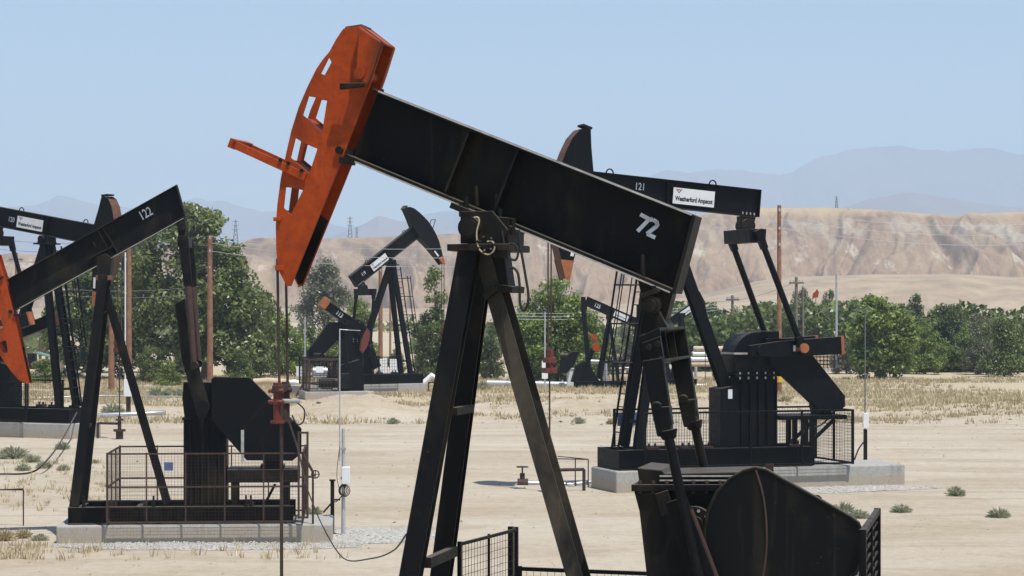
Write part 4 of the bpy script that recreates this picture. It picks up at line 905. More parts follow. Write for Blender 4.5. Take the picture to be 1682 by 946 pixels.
for i, pts in enumerate(([(966, 550), (974, 549), (980, 556), (977, 560), (969, 556)], [(970, 566), (979, 563), (984, 571), (980, 577), (971, 575)])):
    m = MB(); m.prism(S2.qs(pts), -.75, -.5); m.build('crank_weight', 'orange', r125, .02)
    m = MB(); m.bar(V(S2.p(975, 572, -.6).x, -.6, S2.p(975, 572).z), V(S2.p(962, 605, -.6).x, -.6, S2.p(962, 605).z), .1, .2); m.build('crank', 'black_new', r125)
m = MB(); a = S2.p(926, 585, -.5); m.cyl((a.x - .2, -.55, a.z), (a.x + .2, -.55, a.z), .15, 12); m.build('motor', 'grimy', r125)
bx_ = [(1000, 590), (1028, 590)]
f_ = S2.root('guard_fence'); tag(f_, 'dark open rail fence at the base of the distant pumpjack 125', 'fence', 'guard fences')
fence(f_, [((S2.p(985, 600).x, -.9), (S2.p(1004, 600).x, -.9)), ((S2.p(1004, 600).x, -.9), (S2.p(1026, 600).x, .9))], .2, S2.p(1000, 592).z, 'black_new', .12, .2, .2, (), 1.2, .012)
S3 = Frame(1121, 121, 4)
r7 = small_unit(S3, (1092, 536), (1146, 498), .45, (1120, 520), [(1106, 622), (1136, 622)], 'distant black pumpjack with a white plate, mostly hidden behind the equalizer of the nearest one', None, .2, .66, 1,
    head=[(1140, 478), (1148, 478), (1157, 495), (1160, 515), (1156, 535), (1150, 533), (1146, 512)], pit=((1092, 545), (1085, 600)), gear=[(1072, 622), (1080, 592), (1096, 592), (1102, 622)], base=((1064, 622), (1142, 631)))
m = MB(); a = S3.p(1157, 520); m.cyl((a.x + .05, 0, a.z), (a.x + .05, 0, .3), .02, 6); m.build('polished_rod', 'cable', r7)

# ------------------------------------------------------------------ poles, wires, boxes, pipes
def pole(px, ytop, ybase, r, mat, label, extra=None, group=None, cat='utility pole', name='utility_pole', d=None):
    d = d or gnd(ybase); a = W(px, ytop, d); o = empty(name, (a.x, d, 0)); tag(o, label, cat, group)
    m = MB(); m.tube([(0, 0, -.2), (0, 0, a.z)], r, 10, False, r * .75); m.build('shaft', mat, o, 0, True)
    if extra: extra(o, a.z, d)
    return o
def arms(*rows, w=1.2, mat='greywood'):
    def f(o, z, d):
        for dz in rows:
            m = MB(); m.box(-w, w, -.16, -.06, z - dz - .06, z - dz + .06); ca = m.build('crossarm', mat, o)
            m = MB()
            for x in (-w + .1, -w * .4, w * .4, w - .1): m.cyl((x, -.11, z - dz + .06), (x, -.11, z - dz + .2), .04, 6)
            m.build_each('insulator', 'galv', ca)
    return f
def ins(*rows):
    def f(o, z, d):
        for dz in rows: m = MB(); m.cyl((0, -.1, z - dz), (0, -.1, z - dz + .14), .05, 6); m.cyl((0, 0, z - dz + .04), (0, -.1, z - dz + .04), .03, 6); m.build('insulator', 'galv', o)
    return f
def strip(o, z, d): m = MB(); m.tube([(-.17, -.1, 0), (-.17, -.1, z - .2)], .035, 6); m.build('conduit', 'white', o)
G = 'brown wooden utility poles'
pole(212, 408, 645, .15, 'wood', 'brown wooden pole with a white conduit up its side, behind pumpjack 122', strip, G)
pole(183, 500, 642, .17, 'wood', 'short brown wooden pole directly behind the legs of pumpjack 122', ins(.1), G)
pole(345, 386, 636, .17, 'wood', 'brown wooden pole in front of the big tree, above the belt guard of pumpjack 122', ins(.2, .9, 1.8), G)
pole(1280, 337, 648, .13, 'wood', 'tallest brown wooden pole, right of the hanging pitman arms of pumpjack 121', ins(.3, 1.2, 2.0), G)
m = MB(); d = gnd(648); m.cyl((0, 0, .6), (0, 0, 1.1), .16, 10); o = m.build('pole_marker', 'yellow', None); o.location = (W(1280, 600, d).x, d, 0); tag(o, 'yellow marker band wrapped round the foot of the tallest wooden pole', 'marker')
pole(1308, 455, 608, .13, 'greywood', 'thin grey pole with crossarms just right of the tallest wooden pole', arms(.4, w=.5), G)
pole(1319, 470, 606, .10, 'greywood', 'thin short grey pole among trees, between the tallest pole and the orange patch', ins(.1), G)
pole(1203, 485, 608, .12, 'greywood', 'grey pole with two crossarms among bushes left of the gear reducer of pumpjack 121', arms(.3, w=.45), G)
pole(950, 492, 620, .13, 'wood', 'pale brown pole in front of the round tree', ins(.2), G)
pole(625, 438, 612, .16, 'wood', 'brown pole behind the legs of the distant pumpjack 119', ins(.3), G)
pole(641, 455, 560, .10, 'wood', 'thin brown pole seen between the legs of pumpjack 119', ins(.3), G, d=190)
pole(27, 415, 600, .14, 'wood', 'brown pole under the beam of pumpjack 120 at the left edge', arms(.5, w=.5), G)
for k, (px, yt, yb, lab) in enumerate(((66, 545, 592, 'thin far pole on the tan flat at the left, nearest the orange head of 122'), (77, 520, 592, 'thin far pole standing in the middle of three on the tan flat at the left'), (85, 530, 592, 'thin far pole on the tan flat at the left, closest to the ladder of 120'), (160, 505, 580, 'thin far pole showing through the leaves behind the front leg of pumpjack 122'))):
    pole(px, yt, yb, .13, 'rust', lab, None, G)
def lamp(o, z, d): m = MB(); m.box(-.2, .2, -.02, .02, z - .03, z); m.build('crossarm', 'hazegrey', o)
pole(1374, 452, 612, .09, 'galv', 'slender silver pole with a dark top among the trees at the right', ins(.05, .6), None, 'pole', 'metal_pole')
p1 = pole(1421, 508, 762, .020, 'hazegrey', 'thin grey conduit pole with a white box at the right, before the leafy tree', lamp, 'conduit poles with boxes', 'pole', 'conduit_pole')
m = MB(); m.box(-.07, .08, -.14, -.03, .98, 1.40); m.build('meter_box', 'white', p1, .01)
m = MB(); m.box(-.045, .045, -.1, .02, -.1, .95); m.build('lower_post', 'grimy', p1)
m = MB(); m.tube(sm([(-.05, -.05, .6), (-.2, -.1, .4), (-.35, -.1, .0)], 5), .02, 6); m.build('conduit_elbow', 'hose', p1)
d = gnd(877); a = W(558, 540, d)
p2 = pole(564, 704, 879, .04, 'galv', 'grey conduit pole with white box and coiled cable, right of the plinth of 122', None, 'conduit poles with boxes', 'pole', 'conduit_pole')
d2 = gnd(879); k = d2 / F
m = MB(); m.tube([(-6 * k, 0, 1.4), (-6 * k, 0, W(558, 540, d2).z)], .012, 8); m.tube([(-6 * k, 0, W(558, 541, d2).z), (-6 * k + 14 * k, 0, W(590, 542, d2).z)], .008, 6); m.tube([(8 * k, 0, W(558, 542, d2).z), (-6 * k + 34 * k, 0, W(590, 543, d2).z)], .003, 5); m.build('antenna_mast', 'galv', p2, 0, True)
m = MB(); m.box(-.02, .13, -.16, -.045, W(0, 794, d2).z, W(0, 766, d2).z); m.build('meter_box', 'white', p2, .01)
m = MB(); zc = W(0, 805, d2).z
for i in range(4): m.tube([V(.02 * i - .02 + (.06 + .01 * i) * math.cos(t), -.08 - .01 * i, zc + (.09 + .008 * i) * math.sin(t)) for t in [j * .4488 for j in range(14)]], .008, 6, True)
m.tube(sm([(-.06, -.08, zc), (-.12, -.05, zc + .3), (-.06, 0, zc + .9)], 5), .006, 5); m.tube(sm([(0, -.06, zc - .08), (-.15, -.06, zc - .22), (-.2, -.03, zc - .1)], 5), .01, 5); m.build('coiled_cable', 'hose', p2, 0, True)
for z in (1.6, 1.05, .9): m = MB(); m.box(-.05, .05, -.05, .05, z, z + .05); m.build('clamp', 'bare', p2)
d3 = gnd(874); a = W(546, 790, d3); o = empty('stub_post', (a.x, d3, 0)); tag(o, 'short dark angled post with a cap beside the grey conduit pole', 'post')
m = MB(); m.box(-.035, .035, -.035, .035, -.1, a.z); m.build('shaft', 'grimy', o); m = MB(); m.cyl((0, 0, a.z), (0, 0, a.z + .03), .06, 10); m.build('cap', 'grimy', o)
m = MB(); m.bar((-.02, -.02, .55), (-.17, -.05, .0 + .38), .03, .03); m.tube([(.03, 0, .62), (.15, 0, .62)], .02, 6); m.build('brace', 'grimy', o)
p = pole(895, 512, 645, .045, 'galv', 'thin grey pole with a small white plate in front of the round tree', None, None, 'pole', 'metal_pole'); m = MB(); z = W(0, 622, gnd(645)).z; m.box(-.15, .15, -.08, -.05, z, z + .9); m.build('plate', 'white', p)
p = pole(501, 520, 645, .05, 'galv', 'thin grey pole with a white box left of the engine of pumpjack 113', None, None, 'pole', 'metal_pole'); m = MB(); z = W(0, 618, gnd(645)).z; m.box(-.42, .0, -.2, -.05, z, z + .5); m.build('meter_box', 'white', p)
d = gnd(682); a = W(211, 650, d); o = empty('control_box', (a.x, d, 0)); tag(o, 'tall white control box on a dark post beside the rear leg of pumpjack 122', 'control box')
m = MB(); m.box(-.08, .08, -.08, .08, -.1, a.z); m.build('post', 'rust_dark', o); m = MB(); m.box(-.14, .16, -.25, .0, a.z - .02, W(0, 623, d).z); m.build('cabinet', 'white', o, .01)
d = gnd(655); a = W(32, 634, d); o = empty('control_box', (a.x, d, 0)); tag(o, 'white control box behind the gear reducer of pumpjack 120 and the orange head', 'control box')
m = MB(); m.box(-.09, .09, -.09, .09, -.1, a.z); m.build('post', 'rust_dark', o); m = MB(); m.box(-.24, .24, -.25, .0, a.z, W(0, 606, d).z); m.build('cabinet', 'white', o, .01)
d = gnd(638); a = W(632, 618, d); o = empty('control_box', (a.x, d + 4, 0)); tag(o, 'pair of white cabinets on a rack behind the fence of the distant pumpjack 119', 'control box')
for dx in (-.35, .3): m = MB(); m.box(dx - .26, dx + .26, -.2, .1, .5, 1.45); m.build('cabinet', 'white', o, .01)
m = MB()
for dx in (-.55, .5): m.box(dx - .04, dx + .04, -.05, .05, -.1, 1.5)
m.build('rack', 'galv', o)
d = gnd(634); a = W(943, 616, d); m = MB(); m.box(-.42, .42, -.2, .2, 0, .95); m.box(-.46, .46, -.24, .24, .951, 1.0); o = m.build('control_box', 'white', None, .01); o.location = (a.x, d - 1, 0); tag(o, 'small white cabinet on the ground left of the distant pumpjack 125', 'control box')
# lattice towers on the ridge
def tower(px, ytop, ybase, d, label):
    a, b = W(px, ytop, d), W(px, ybase, d); h = a.z - b.z; m = MB(); w = h * .10; n = 6
    for sx in (-1, 1):
        for sy in (-1, 1): m.bar((sx * w, sy * w, 0), (sx * w * .12, sy * w * .12, h), .18, .18)
    for i in range(n):
        z0, z1 = h * i / n, h * (i + 1) / n; k0, k1 = w * (1 - .88 * i / n), w * (1 - .88 * (i + 1) / n)
        for sy in (-1, 1):
            m.bar((-k0, sy * k0, z0), (k1, sy * k1, z1), .12, .12); m.bar((k0, sy * k0, z0), (-k1, sy * k1, z1), .12, .12)
    o = m.build('lattice_tower', 'hazegrey', None); o.location = (b.x, d, b.z); tag(o, label, 'transmission tower', 'lattice towers on the ridge')
    for f_ in (.62, .78, .93): mm = MB(); mm.bar((-w * 1.4, 0, h * f_), (w * 1.4, 0, h * f_), .22, .22); mm.build('crossarm', 'hazegrey', o)
for args in ((387, 361, 404, 1158, 'tall lattice tower on the ridge just right of the biggest tree'), (575, 356, 394, 1158, 'taller of two lattice towers on the ridge above the small pumpjack 113'), (586, 373, 394, 1300, 'shorter of two lattice towers on the ridge above the small pumpjack 113'), (1374, 322, 346, 1158, 'small lattice tower on the flat ridge at the right'), (1394, 343, 352, 1140, 'smallest lattice tower, just below the ridge line at the right')): tower(*args)
# power lines
def line(p, q, sag, r, mat, label, grp):
    p, q = Vector(p), Vector(q); n = 16; c = (p + q) / 2; pts = [p + (q - p) * i / n - V(0, 0, sag * 4 * (i / n) * (1 - i / n)) - c for i in range(n + 1)]
    m = MB(); m.tube(pts, r, 5); o = m.build('power_line', mat, None, 0, True); o.location = c; tag(o, label, 'power line', grp)
g1 = 'overhead wires at the height of the far beams'
for i, (y0, y1, w) in enumerate(((388, 390, 'topmost'), (399, 408, 'middle'), (412, 424, 'lowest'))):
    d = gnd(636); line(W(345, y0, d), W(1000, y1, 96), .6, .012, 'wire', w + ' of three pale wires from the pole at the big tree past pumpjack 119', g1)
    line(W(-60, y0 - 2 + 6 * i, 150), W(345, y0, d), .5, .012, 'line', w + ' of the three wires running left from the pole at the big tree', g1)
g2 = 'overhead wires before the round tree'
for i, (y, w) in enumerate(((512, 'topmost'), (517, 'middle'), (522, 'lowest'))):
    line(W(780, y, 112), W(1203, y - 16, gnd(608)), .35, .013, 'wire', w + ' of the three pale wires crossing in front of the round tree', g2)
g3 = 'overhead wires at the right'
for i, (y, y2, w) in enumerate(((346, 362, 'topmost'), (360, 379, 'middle'), (374, 396, 'lowest'))):
    line(W(1280, y, gnd(648)), W(1760, y2, 125), .5, .010, 'wire', w + ' of the three wires running right from the tallest wooden pole', g3)
line(W(1130, 492, 150), W(1308, 462, gnd(608)), .6, .012, 'line', 'faint sagging wire between the two grey poles with crossarms at the right', g3)
for i, (y0, y1) in enumerate(((446, 470), (455, 482))):
    line(W(-60, y0, 118), W(330, y1, 118), .6, .012, 'line', ('upper' if i == 0 else 'lower') + ' dark wire behind the post of pumpjack 122 and its left tree', g3)
# pipes
def pipeline(pts, r, mat, label, name='pipeline', supports=True):
    P_ = [Vector(p) for p in pts]; c = sum(P_, V(0, 0, 0)) / len(P_); c.z = 0
    o = empty(name, c); tag(o, label, 'pipe'); m = MB(); m.tube([p - c for p in P_], r, 12); m.build('pipe_run', mat, o, 0, True)
    if supports:
        for a, b in zip(P_, P_[1:]):
            n = max(1, int((b - a).length / 4))
            for i in range(n):
                p = a + (b - a) * (i + .5) / n - c; m = MB(); m.box(p.x - .06, p.x + .06, p.y - .06, p.y + .06, -.1, p.z - r); m.build('support', 'rust_dark', o)
    return o
pipeline([W(140, 684, 84), W(235, 680, 86), W(272, 678, 86)], .11, 'pipe', 'silver pipeline on low posts behind the legs of pumpjack 122')
pipeline([W(20, 655, 101), W(170, 650, 103), W(300, 652, 102)], .045, 'pipe', 'thin pale pipeline behind pumpjack 120, below the green brush')
pipeline([W(800, 629, 119), W(950, 632, 119)], .16, 'galv', 'grey pipeline at the foot of the round tree', 'pipeline')
pipeline([W(965, 594, 120), W(994, 594, 120), W(995, 628, 120)], .14, 'pipe', 'silver pipe bent down to the ground behind pumpjack 125', 'pipeline', False)
pipeline([W(1030, 634, 121), W(1110, 632, 121), W(1160, 634, 121)], .13, 'pipe', 'grey pipeline low behind the legs of pumpjack 121', 'pipeline')
pipeline([W(1000, 607, 140), W(1075, 604, 140)], .13, 'pipe', 'raised silver pipe behind the ladder of pumpjack 121', 'pipeline')
o = pipeline([W(867, 794, 53), W(940, 797, 53), W(1003, 788, 53.6)], .075, 'pipe', 'silver pipe with a hand valve, left of the plinth of pumpjack 121', 'valve_pipe')
a = W(858, 794, 53) - o.location; m = MB(); m.cyl(a - V(.12, 0, 0), a + V(.14, 0, 0), .12, 14); m.cyl(a - V(0, 0, .2), a + V(0, 0, .25), .06, 12); m.cyl(a + V(0, 0, .25), a + V(0, 0, .42), .02, 8); m.build('valve_body', 'rust_dark', o, 0, True)
m = MB(); c_ = a + V(0, 0, .40); m.tube([c_ + V(.14 * math.cos(t), .14 * math.sin(t), 0) for t in [i * .5236 for i in range(12)]], .014, 6, True); m.cyl(c_ - V(.14, 0, 0), c_ + V(.14, 0, 0), .012, 6); m.build('hand_wheel', 'rust_dark', o, 0, True)
o = empty('pipe_guard_frame', (W(945, 800, 52.6).x, 52.6, 0)); tag(o, 'thin bent rod frame standing over the silver valve pipe', 'frame')
for dx, yb in ((.0, 800), (.3, 806)):
    m = MB(); m.tube([(dx, -dx, -.1), (dx, -dx, .66)], .014, 6); m.build('upright', 'rust_dark', o)
m = MB(); m.tube([(-.42, .2, .64), (.3, -.3, .66)], .014, 6); m.tube([(-.42, .2, .70), (.3, -.3, .665)], .012, 6); m.build('top_rod', 'rust_dark', o)
o = empty('pipe_guard_frame', (W(20, 850, 43).x, 43, 0)); tag(o, 'thin rusty rod frame in dry weeds at the lower left edge', 'frame')
m = MB(); m.tube([(.22, 0, -.1), (.22, 0, .72)], .014, 6); m.build('upright', 'rust_dark', o); m = MB(); m.tube([(-1.6, 0, .66), (.22, 0, .73)], .014, 6); m.tube([(-1.6, .2, .7), (.22, 0, .71)], .014, 6); m.build('top_rod', 'rust_dark', o)
# stacked pipe and racks at the right, far
d = gnd(618); o = empty('pipe_rack', (W(1172, 610, d).x, d, 0)); tag(o, 'low rack stacked with pale pipes behind the rear leg of pumpjack 121', 'pipe rack')
for r_ in range(4):
    for k in range(3):
        m = MB(); z = .75 + .32 * r_; m.cyl((-1.5 + .1 * r_, -.35 + .35 * k, z), (1.5, -.35 + .35 * k, z), .15, 10); m.build('stacked_pipe', 'tarp' if (r_ + k) % 3 == 0 else 'white', o, 0, True)
m = MB()
for x in (-1.1, 1.1):
    m.box(x - .06, x + .06, -.5, .5, .5, .6)
    for y in (-.45, .45): m.box(x - .05, x + .05, y - .05, y + .05, -.1, .5)
m.build_each('rack_frame', 'galv', o)
d = gnd(628); o = empty('pipe_rack', (W(1112, 610, d).x, d, 0)); tag(o, 'white rail rack seen between the pitman arms of the nearest pumpjack', 'pipe rack')
m = MB(); m.box(-1.0, .75, -.2, .2, .78, 1.0); m.build('rail', 'white', o); m = MB()
for x in (-.7, -.3, .4, .7): m.box(x - .05, x + .05, -.1, .1, -.1, .78)
m.build_each('rack_frame', 'white', o); m = MB(); m.box(-.9, .0, .3, .9, .1, .7); m.build('crate', 'black_new', o)
d = gnd(610); o = empty('pipe_rack', (W(1363, 600, d).x, d, 0)); tag(o, 'low rack of small pale pipe ends right of the crank of pumpjack 121', 'pipe rack')
for r_ in range(4):
    m = MB()
    for k in range(12): m.cyl((-1.3 + .24 * k, -.4, .35 + .25 * r_), (-1.3 + .24 * k, .8, .35 + .25 * r_), .10, 8)
    m.build('pipe_row', 'tarp', o, 0, True)
m = MB(); m.box(-1.5, 1.6, -.3, .7, -.1, .24); m.build_each('rack_frame', 'white', o)
d = gnd(632); o = empty('tarp_roll', (W(440, 624, d).x, d, 0)); tag(o, 'long beige wrapped roll on dry grass below the trees, above the guard of 122', 'roll')
m = MB(); m.tube([(-.8, 0, .15), (0, .1, .2), (1.0, 0, .14)], .2, 10); m.build('roll', 'tarp', o, 0, True); m = MB(); m.tube([(1.05, -.1, .12), (1.5, -.1, .16), (1.7, -.05, .1)], .14, 8); m.build('bag', 'white', o, 0, True)
d = gnd(632); o = empty('tarp_roll', (W(706, 628, d).x, d, 0)); tag(o, 'white bundle half hidden in brush right of the distant pumpjack 119', 'roll'); m = MB(); m.tube([(-.3, 0, .1), (.1, 0, .5), (.5, .1, .2)], .18, 8); m.build('roll', 'white', o, 0, True)
# red flow arm near 113, green machine, orange far things
o = pipeline([W(486, 651, 105), W(504, 620, 105), W(512, 617, 105)], .05, 'red', 'bent red pipe rising left of the engine of pumpjack 113', 'bent_pipe', False)
o = pipeline([W(1180, 592, 128), W(1187, 588, 128), W(1194, 590, 128), W(1202, 602, 128), W(1206, 608, 128)], .13, 'orange', 'curved orange pipe left of the gear reducer of pumpjack 121', 'bent_pipe', False)
d = gnd(606); o = empty('equipment', (W(82, 600, d).x, d, 0)); tag(o, 'small shed in green, modelled as a roofed hut, on the far flat at the left', 'equipment')  # a small green machine, given an invented hut-like body
m = MB(); m.bar((-.9, 0, 1.15), (1.2, 0, .55), 1.6, .08); m.build('roof', 'green', o); m = MB(); m.box(-.8, .9, -.6, .6, -.1, .6); m.build('wall', 'tarp', o); m = MB(); m.box(-1.5, -.95, -.4, .4, -.1, 1.1); m.build('tank', 'black_new', o, .05)
d = 210; c_ = W(1340, 483, d); o = empty('far_horsehead', (c_.x, d, 0)); tag(o, 'bright orange flag on an added post above the trees at the right', 'horsehead')  # orange horse head of a far pumpjack; the post is added
m = MB(); m.cyl((0, 0, -.1), (0, 0, c_.z - .3), .04, 8); m.build('post', 'greywood', o); m = MB(); m.prism([(-.35, c_.z - .55), (-.05, c_.z - .3), (.2, c_.z - .35), (.3, c_.z + .2), (.12, c_.z + .5), (-.05, c_.z + .25), (-.28, c_.z + .05)], -.08, .08); m.build('orange_head', 'orange', o, .02)
# loose cables
def cable(pts, r, mat, label, name='loose_cable'):
    P_ = sm(pts, 8); c = sum(P_, V(0, 0, 0)) / len(P_); m = MB(); m.tube([p - c for p in P_], r, 6); o = m.build(name, mat, None, 0, True); o.location = c; tag(o, label, 'cable'); return o
pk = lambda px, py, dd: W(px, py, dd)
cable([W(474, 690, 16.3), W(490, 740, 19), W(506, 806, 24), W(532, 868, 28), (W(565, 905, 27).x, 27, 1.2), (W(610, 917, 24).x, 24, 1.545), W(645, 905, 20), W(667, 878, 17.4)], .008, 'hose', 'long slack cable hanging from the red carrier down and up to the near front leg')
cable([W(127, 676, 72), W(100, 725, 62), W(75, 758, 57), (W(50, 777, 56.5).x, 56.5, .03), (W(0, 782, 56).x, 56, .03), (W(-60, 776, 56).x, 56, .03)], .025, 'grimy', 'grey cable drooping from the legs of pumpjack 120 to the weeds at the left')
# ------------------------------------------------------------------ land
def vnoise(x, y, seed=0):
    xi = np.floor(x).astype(np.int64); yi = np.floor(y).astype(np.int64); xf = x - xi; yf = y - yi
    def h(a, b):
        n = (a * 374761393 + b * 668265263 + seed * 982451653) & 0x7fffffff
        n = ((n ^ (n >> 13)) * 1274126177) & 0x7fffffff
        return ((n ^ (n >> 16)) & 0xffff) / 65535.0
    u = xf * xf * (3 - 2 * xf); w = yf * yf * (3 - 2 * yf)
    return (h(xi, yi) * (1 - u) + h(xi + 1, yi) * u) * (1 - w) + (h(xi, yi + 1) * (1 - u) + h(xi + 1, yi + 1) * u) * w
def fbm(x, y, o=5, seed=0, g=.5):
    s = 0; a = 1; t = 0
    for i in range(o): s = s + a * vnoise(x * 2 ** i, y * 2 ** i, seed + i); t += a; a *= g
    return s / t
def ridged(x, y, o=4, seed=0):
    s = 0; a = 1; t = 0
    for i in range(o): s = s + a * (1 - abs(2 * vnoise(x * 2 ** i, y * 2 ** i, seed + i) - 1)); t += a; a *= .5
    return s / t
def gridmesh(name, X, Y, Z, mat, kind='structure', smooth=True):
    r, c = X.shape; co = np.stack([X, Y, Z], -1).reshape(-1, 3).astype(np.float32)
    i = np.arange(r * c).reshape(r, c); q = np.stack([i[:-1, :-1], i[:-1, 1:], i[1:, 1:], i[1:, :-1]], -1).reshape(-1, 4)
    return npmesh(name, co, q, mat, smooth)
def npmesh(name, co, q, mat, smooth=False):
    me = bpy.data.meshes.new(name); n = q.shape[1]
    me.vertices.add(len(co)); me.vertices.foreach_set('co', np.ascontiguousarray(co, dtype=np.float32).ravel())
    me.loops.add(q.size); me.loops.foreach_set('vertex_index', np.ascontiguousarray(q, dtype=np.int32).ravel())
    me.polygons.add(len(q)); me.polygons.foreach_set('loop_start', np.arange(0, q.size, n, dtype=np.int32))
    me.update(calc_edges=True); me.validate()
    if smooth: me.polygons.foreach_set('use_smooth', np.ones(len(me.polygons), dtype=bool))
    me.materials.append(M[mat]); o = bpy.data.objects.new(name, me); COL.objects.link(o); return o
def ground_h(X, Y):
    h = (fbm(X * .25, Y * .25, 4, 3) - .5) * .05 * np.clip(Y / 30, .3, 1)
    band = np.exp(-((Y - 88 - 3 * (fbm(X * .08, Y * .02, 2, 9) - .5)) / 4.2) ** 2)
    lump = fbm(X * .14, Y * .14, 4, 11)
    h = h + band * np.clip((lump - .36) * 2.2, 0, 1) * .75
    m = np.exp(-(((X + 6.3) / 2.0) ** 2 + ((Y - 86) / 3.0) ** 2)); h = h + .36 * m * (.2 + 1.6 * fbm(X * 1.1, Y * 1.1, 4, 5))
    h = h + band * (fbm(X * .9, Y * .9, 4, 23) - .5) * .35
    # shallow wheel ruts along the yard road
    for yc in (60.5, 62.4, 66, 68.1): h = h - .05 * np.exp(-((Y - yc - .8 * np.sin(X * .09 + yc)) / .35) ** 2)
    h = h + np.clip((Y - 105) / 60, 0, 1) * (fbm(X * .05, Y * .05, 3, 17) - .5) * .5
    return h
ys = np.concatenate([np.linspace(-40, 8, 10), 8 * 1.0125 ** np.arange(1, 420)]); ys = ys[ys < 1400]
t = np.linspace(-1, 1, 301); t = np.sign(t) * np.abs(t) ** 1.15
Yg, T = np.meshgrid(ys, t, indexing='ij'); Xg = T * np.maximum(60, Yg * .62 + 20)
tag(gridmesh('ground', Xg, Yg, ground_h(Xg, Yg), 'ground'), 'pale sandy dirt yard with tyre tracks and dry grass beyond', 'ground', None, 'structure')
def gz(x, y): return float(ground_h(np.array([[float(x)]]), np.array([[float(y)]]))[0, 0])
# badland hill with gullies
def hill(name, crest, d0, d1, d2, mat, gully, label, px0=-220, px1=1900, n=620, rows=150, sharp=1.35, seed=1):
    px = np.linspace(px0, px1, n); cy = np.interp(px, [c[0] for c in crest], [c[1] for c in crest])
    zc = EYE + (HY - cy) / F * d1
    tt = np.linspace(0, 1, rows); T_, PX = np.meshgrid(tt, px, indexing='ij'); ZC = np.broadcast_to(zc, T_.shape)
    Dm = d0 + (d1 - d0) * T_; X = (PX - CX) / F * Dm; X0 = (PX - CX) / F * d1
    prof = .18 * T_ + .82 * (1 / (1 + np.exp(-(T_ - .58) * 8)) - 1 / (1 + np.exp(.58 * 8))) / (1 / (1 + np.exp(-.42 * 8)) - 1 / (1 + np.exp(.58 * 8)))
    warp = (fbm(X0 * .012, T_ * 2.2, 3, seed + 40) - .5) * 46 + (fbm(X0 * .05, T_ * 5, 2, seed + 60) - .5) * 9
    side = np.tanh((X0 - 40) / 60.0); X0 = X0 + 42 * (1 - T_) * side
    g1 = ridged((X0 + warp) * .021, T_ * .55, 2, seed); g2 = ridged((X0 + warp * 1.4) * .062, T_ * 1.2, 3, seed + 7); g3 = fbm(X0 * .18, T_ * 14, 4, seed + 21)
    env = np.sin(np.pi * np.clip(T_ * 1.04, 0, 1)) ** .7
    Z = ZC * prof + gully * env * ((g1 - .65) * 27 + (g2 - .6) * 21 + (g3 - .5) * 4) * np.clip(ZC / 45, .15, 1) + (fbm(X0 * .03, T_ * 3, 4, seed + 3) - .5) * 1.2 * T_
    Z = np.maximum(Z, -1.5 + 0 * Z)
    # plateau behind the crest
    k = 10; Tb = np.linspace(0, 1, k + 1)[1:]; Xb = np.stack([(px - CX) / F * (d1 + (d2 - d1) * b) for b in Tb]); Yb = np.stack([np.full(n, d1 + (d2 - d1) * b) for b in Tb]); Zb = np.stack([Z[-1] * (1 - .25 * b) for b in Tb])
    Z[0] = -1.5
    o = gridmesh(name, np.vstack([X, Xb]), np.vstack([Dm, Yb]), np.vstack([Z, Zb]), mat); tag(o, label, 'hill', None, 'structure'); return o
CREST = [(-220, 428), (0, 420), (200, 412), (380, 402), (500, 393), (640, 389), (750, 384), (850, 375), (1000, 366), (1140, 354), (1200, 346), (1250, 342), (1330, 341), (1428, 344), (1560, 353), (1700, 347), (1900, 352)]
hill('hills', CREST, 880, 1150, 1700, 'hill', 1.0, 'pinkish tan badland hill cut by gullies with pale outcrops at the right')
hill('foothill', [(-220, 506), (800, 506), (1000, 500), (1130, 489), (1190, 476), (1240, 464), (1300, 456), (1428, 450), (1560, 449), (1700, 456), (1900, 470)], 600, 780, 1000, 'foothill', .22, 'smooth straw coloured slope below the badland hill at the right', seed=33)
MT = [(-220, 352), (-60, 349), (0, 346), (60, 336), (100, 324), (140, 330), (190, 341), (230, 339), (270, 337), (320, 325), (365, 329), (420, 345), (480, 352), (540, 366), (570, 372), (650, 366), (700, 354), (750, 342), (850, 325), (950, 306), (1063, 288), (1098, 280), (1130, 283), (1180, 281), (1223, 281), (1279, 285), (1303, 279), (1314, 272), (1349, 258), (1384, 251), (1428, 245), (1480, 239), (1560, 250), (1640, 246), (1760, 262), (1900, 258)]
def mountain(crest, d0, d1, d2, label, seed, rough):
    px = np.linspace(-220, 1900, 700); cy = np.interp(px, [c[0] for c in crest], [c[1] for c in crest]); zc = EYE + (HY - cy) / F * d1
    X1 = (px - CX) / F * d1; zc = zc + (fbm(X1 * .012, X1 * 0, 5, seed) - .5) * rough
    tt = np.concatenate([np.linspace(0, 1, 60), np.linspace(1, 2, 12)[1:]]); T_, PX = np.meshgrid(tt, px, indexing='ij')
    D = np.where(T_ <= 1, d0 + (d1 - d0) * T_, d1 + (d2 - d1) * (T_ - 1)); X = (PX - CX) / F * D
    Z = zc * np.where(T_ <= 1, T_, 2 - T_) ** 1.15 + (ridged(X * .004, D * .003, 4, seed + 5) - .6) * 120 * np.sin(np.pi * np.clip(T_, 0, 1))
    Z[0] = -1.5; Z[-1] = -1.5
    tag(gridmesh('mountains', X, D, np.maximum(Z, -1.5), 'mountain'), label, 'mountains', None, 'structure')
mountain(MT, 6200, 7300, 8000, 'hazy blue mountain range along the horizon', 71, 26)
mountain([(-220, 470), (480, 440), (540, 392), (580, 374), (622, 355), (650, 364), (690, 372), (740, 376), (800, 400), (1200, 430), (1330, 352), (1390, 338), (1428, 326), (1500, 316), (1580, 330), (1700, 344), (1900, 380)], 4300, 4900, 5400, 'nearer faint ridge in front of the blue mountain range', 91, 14)

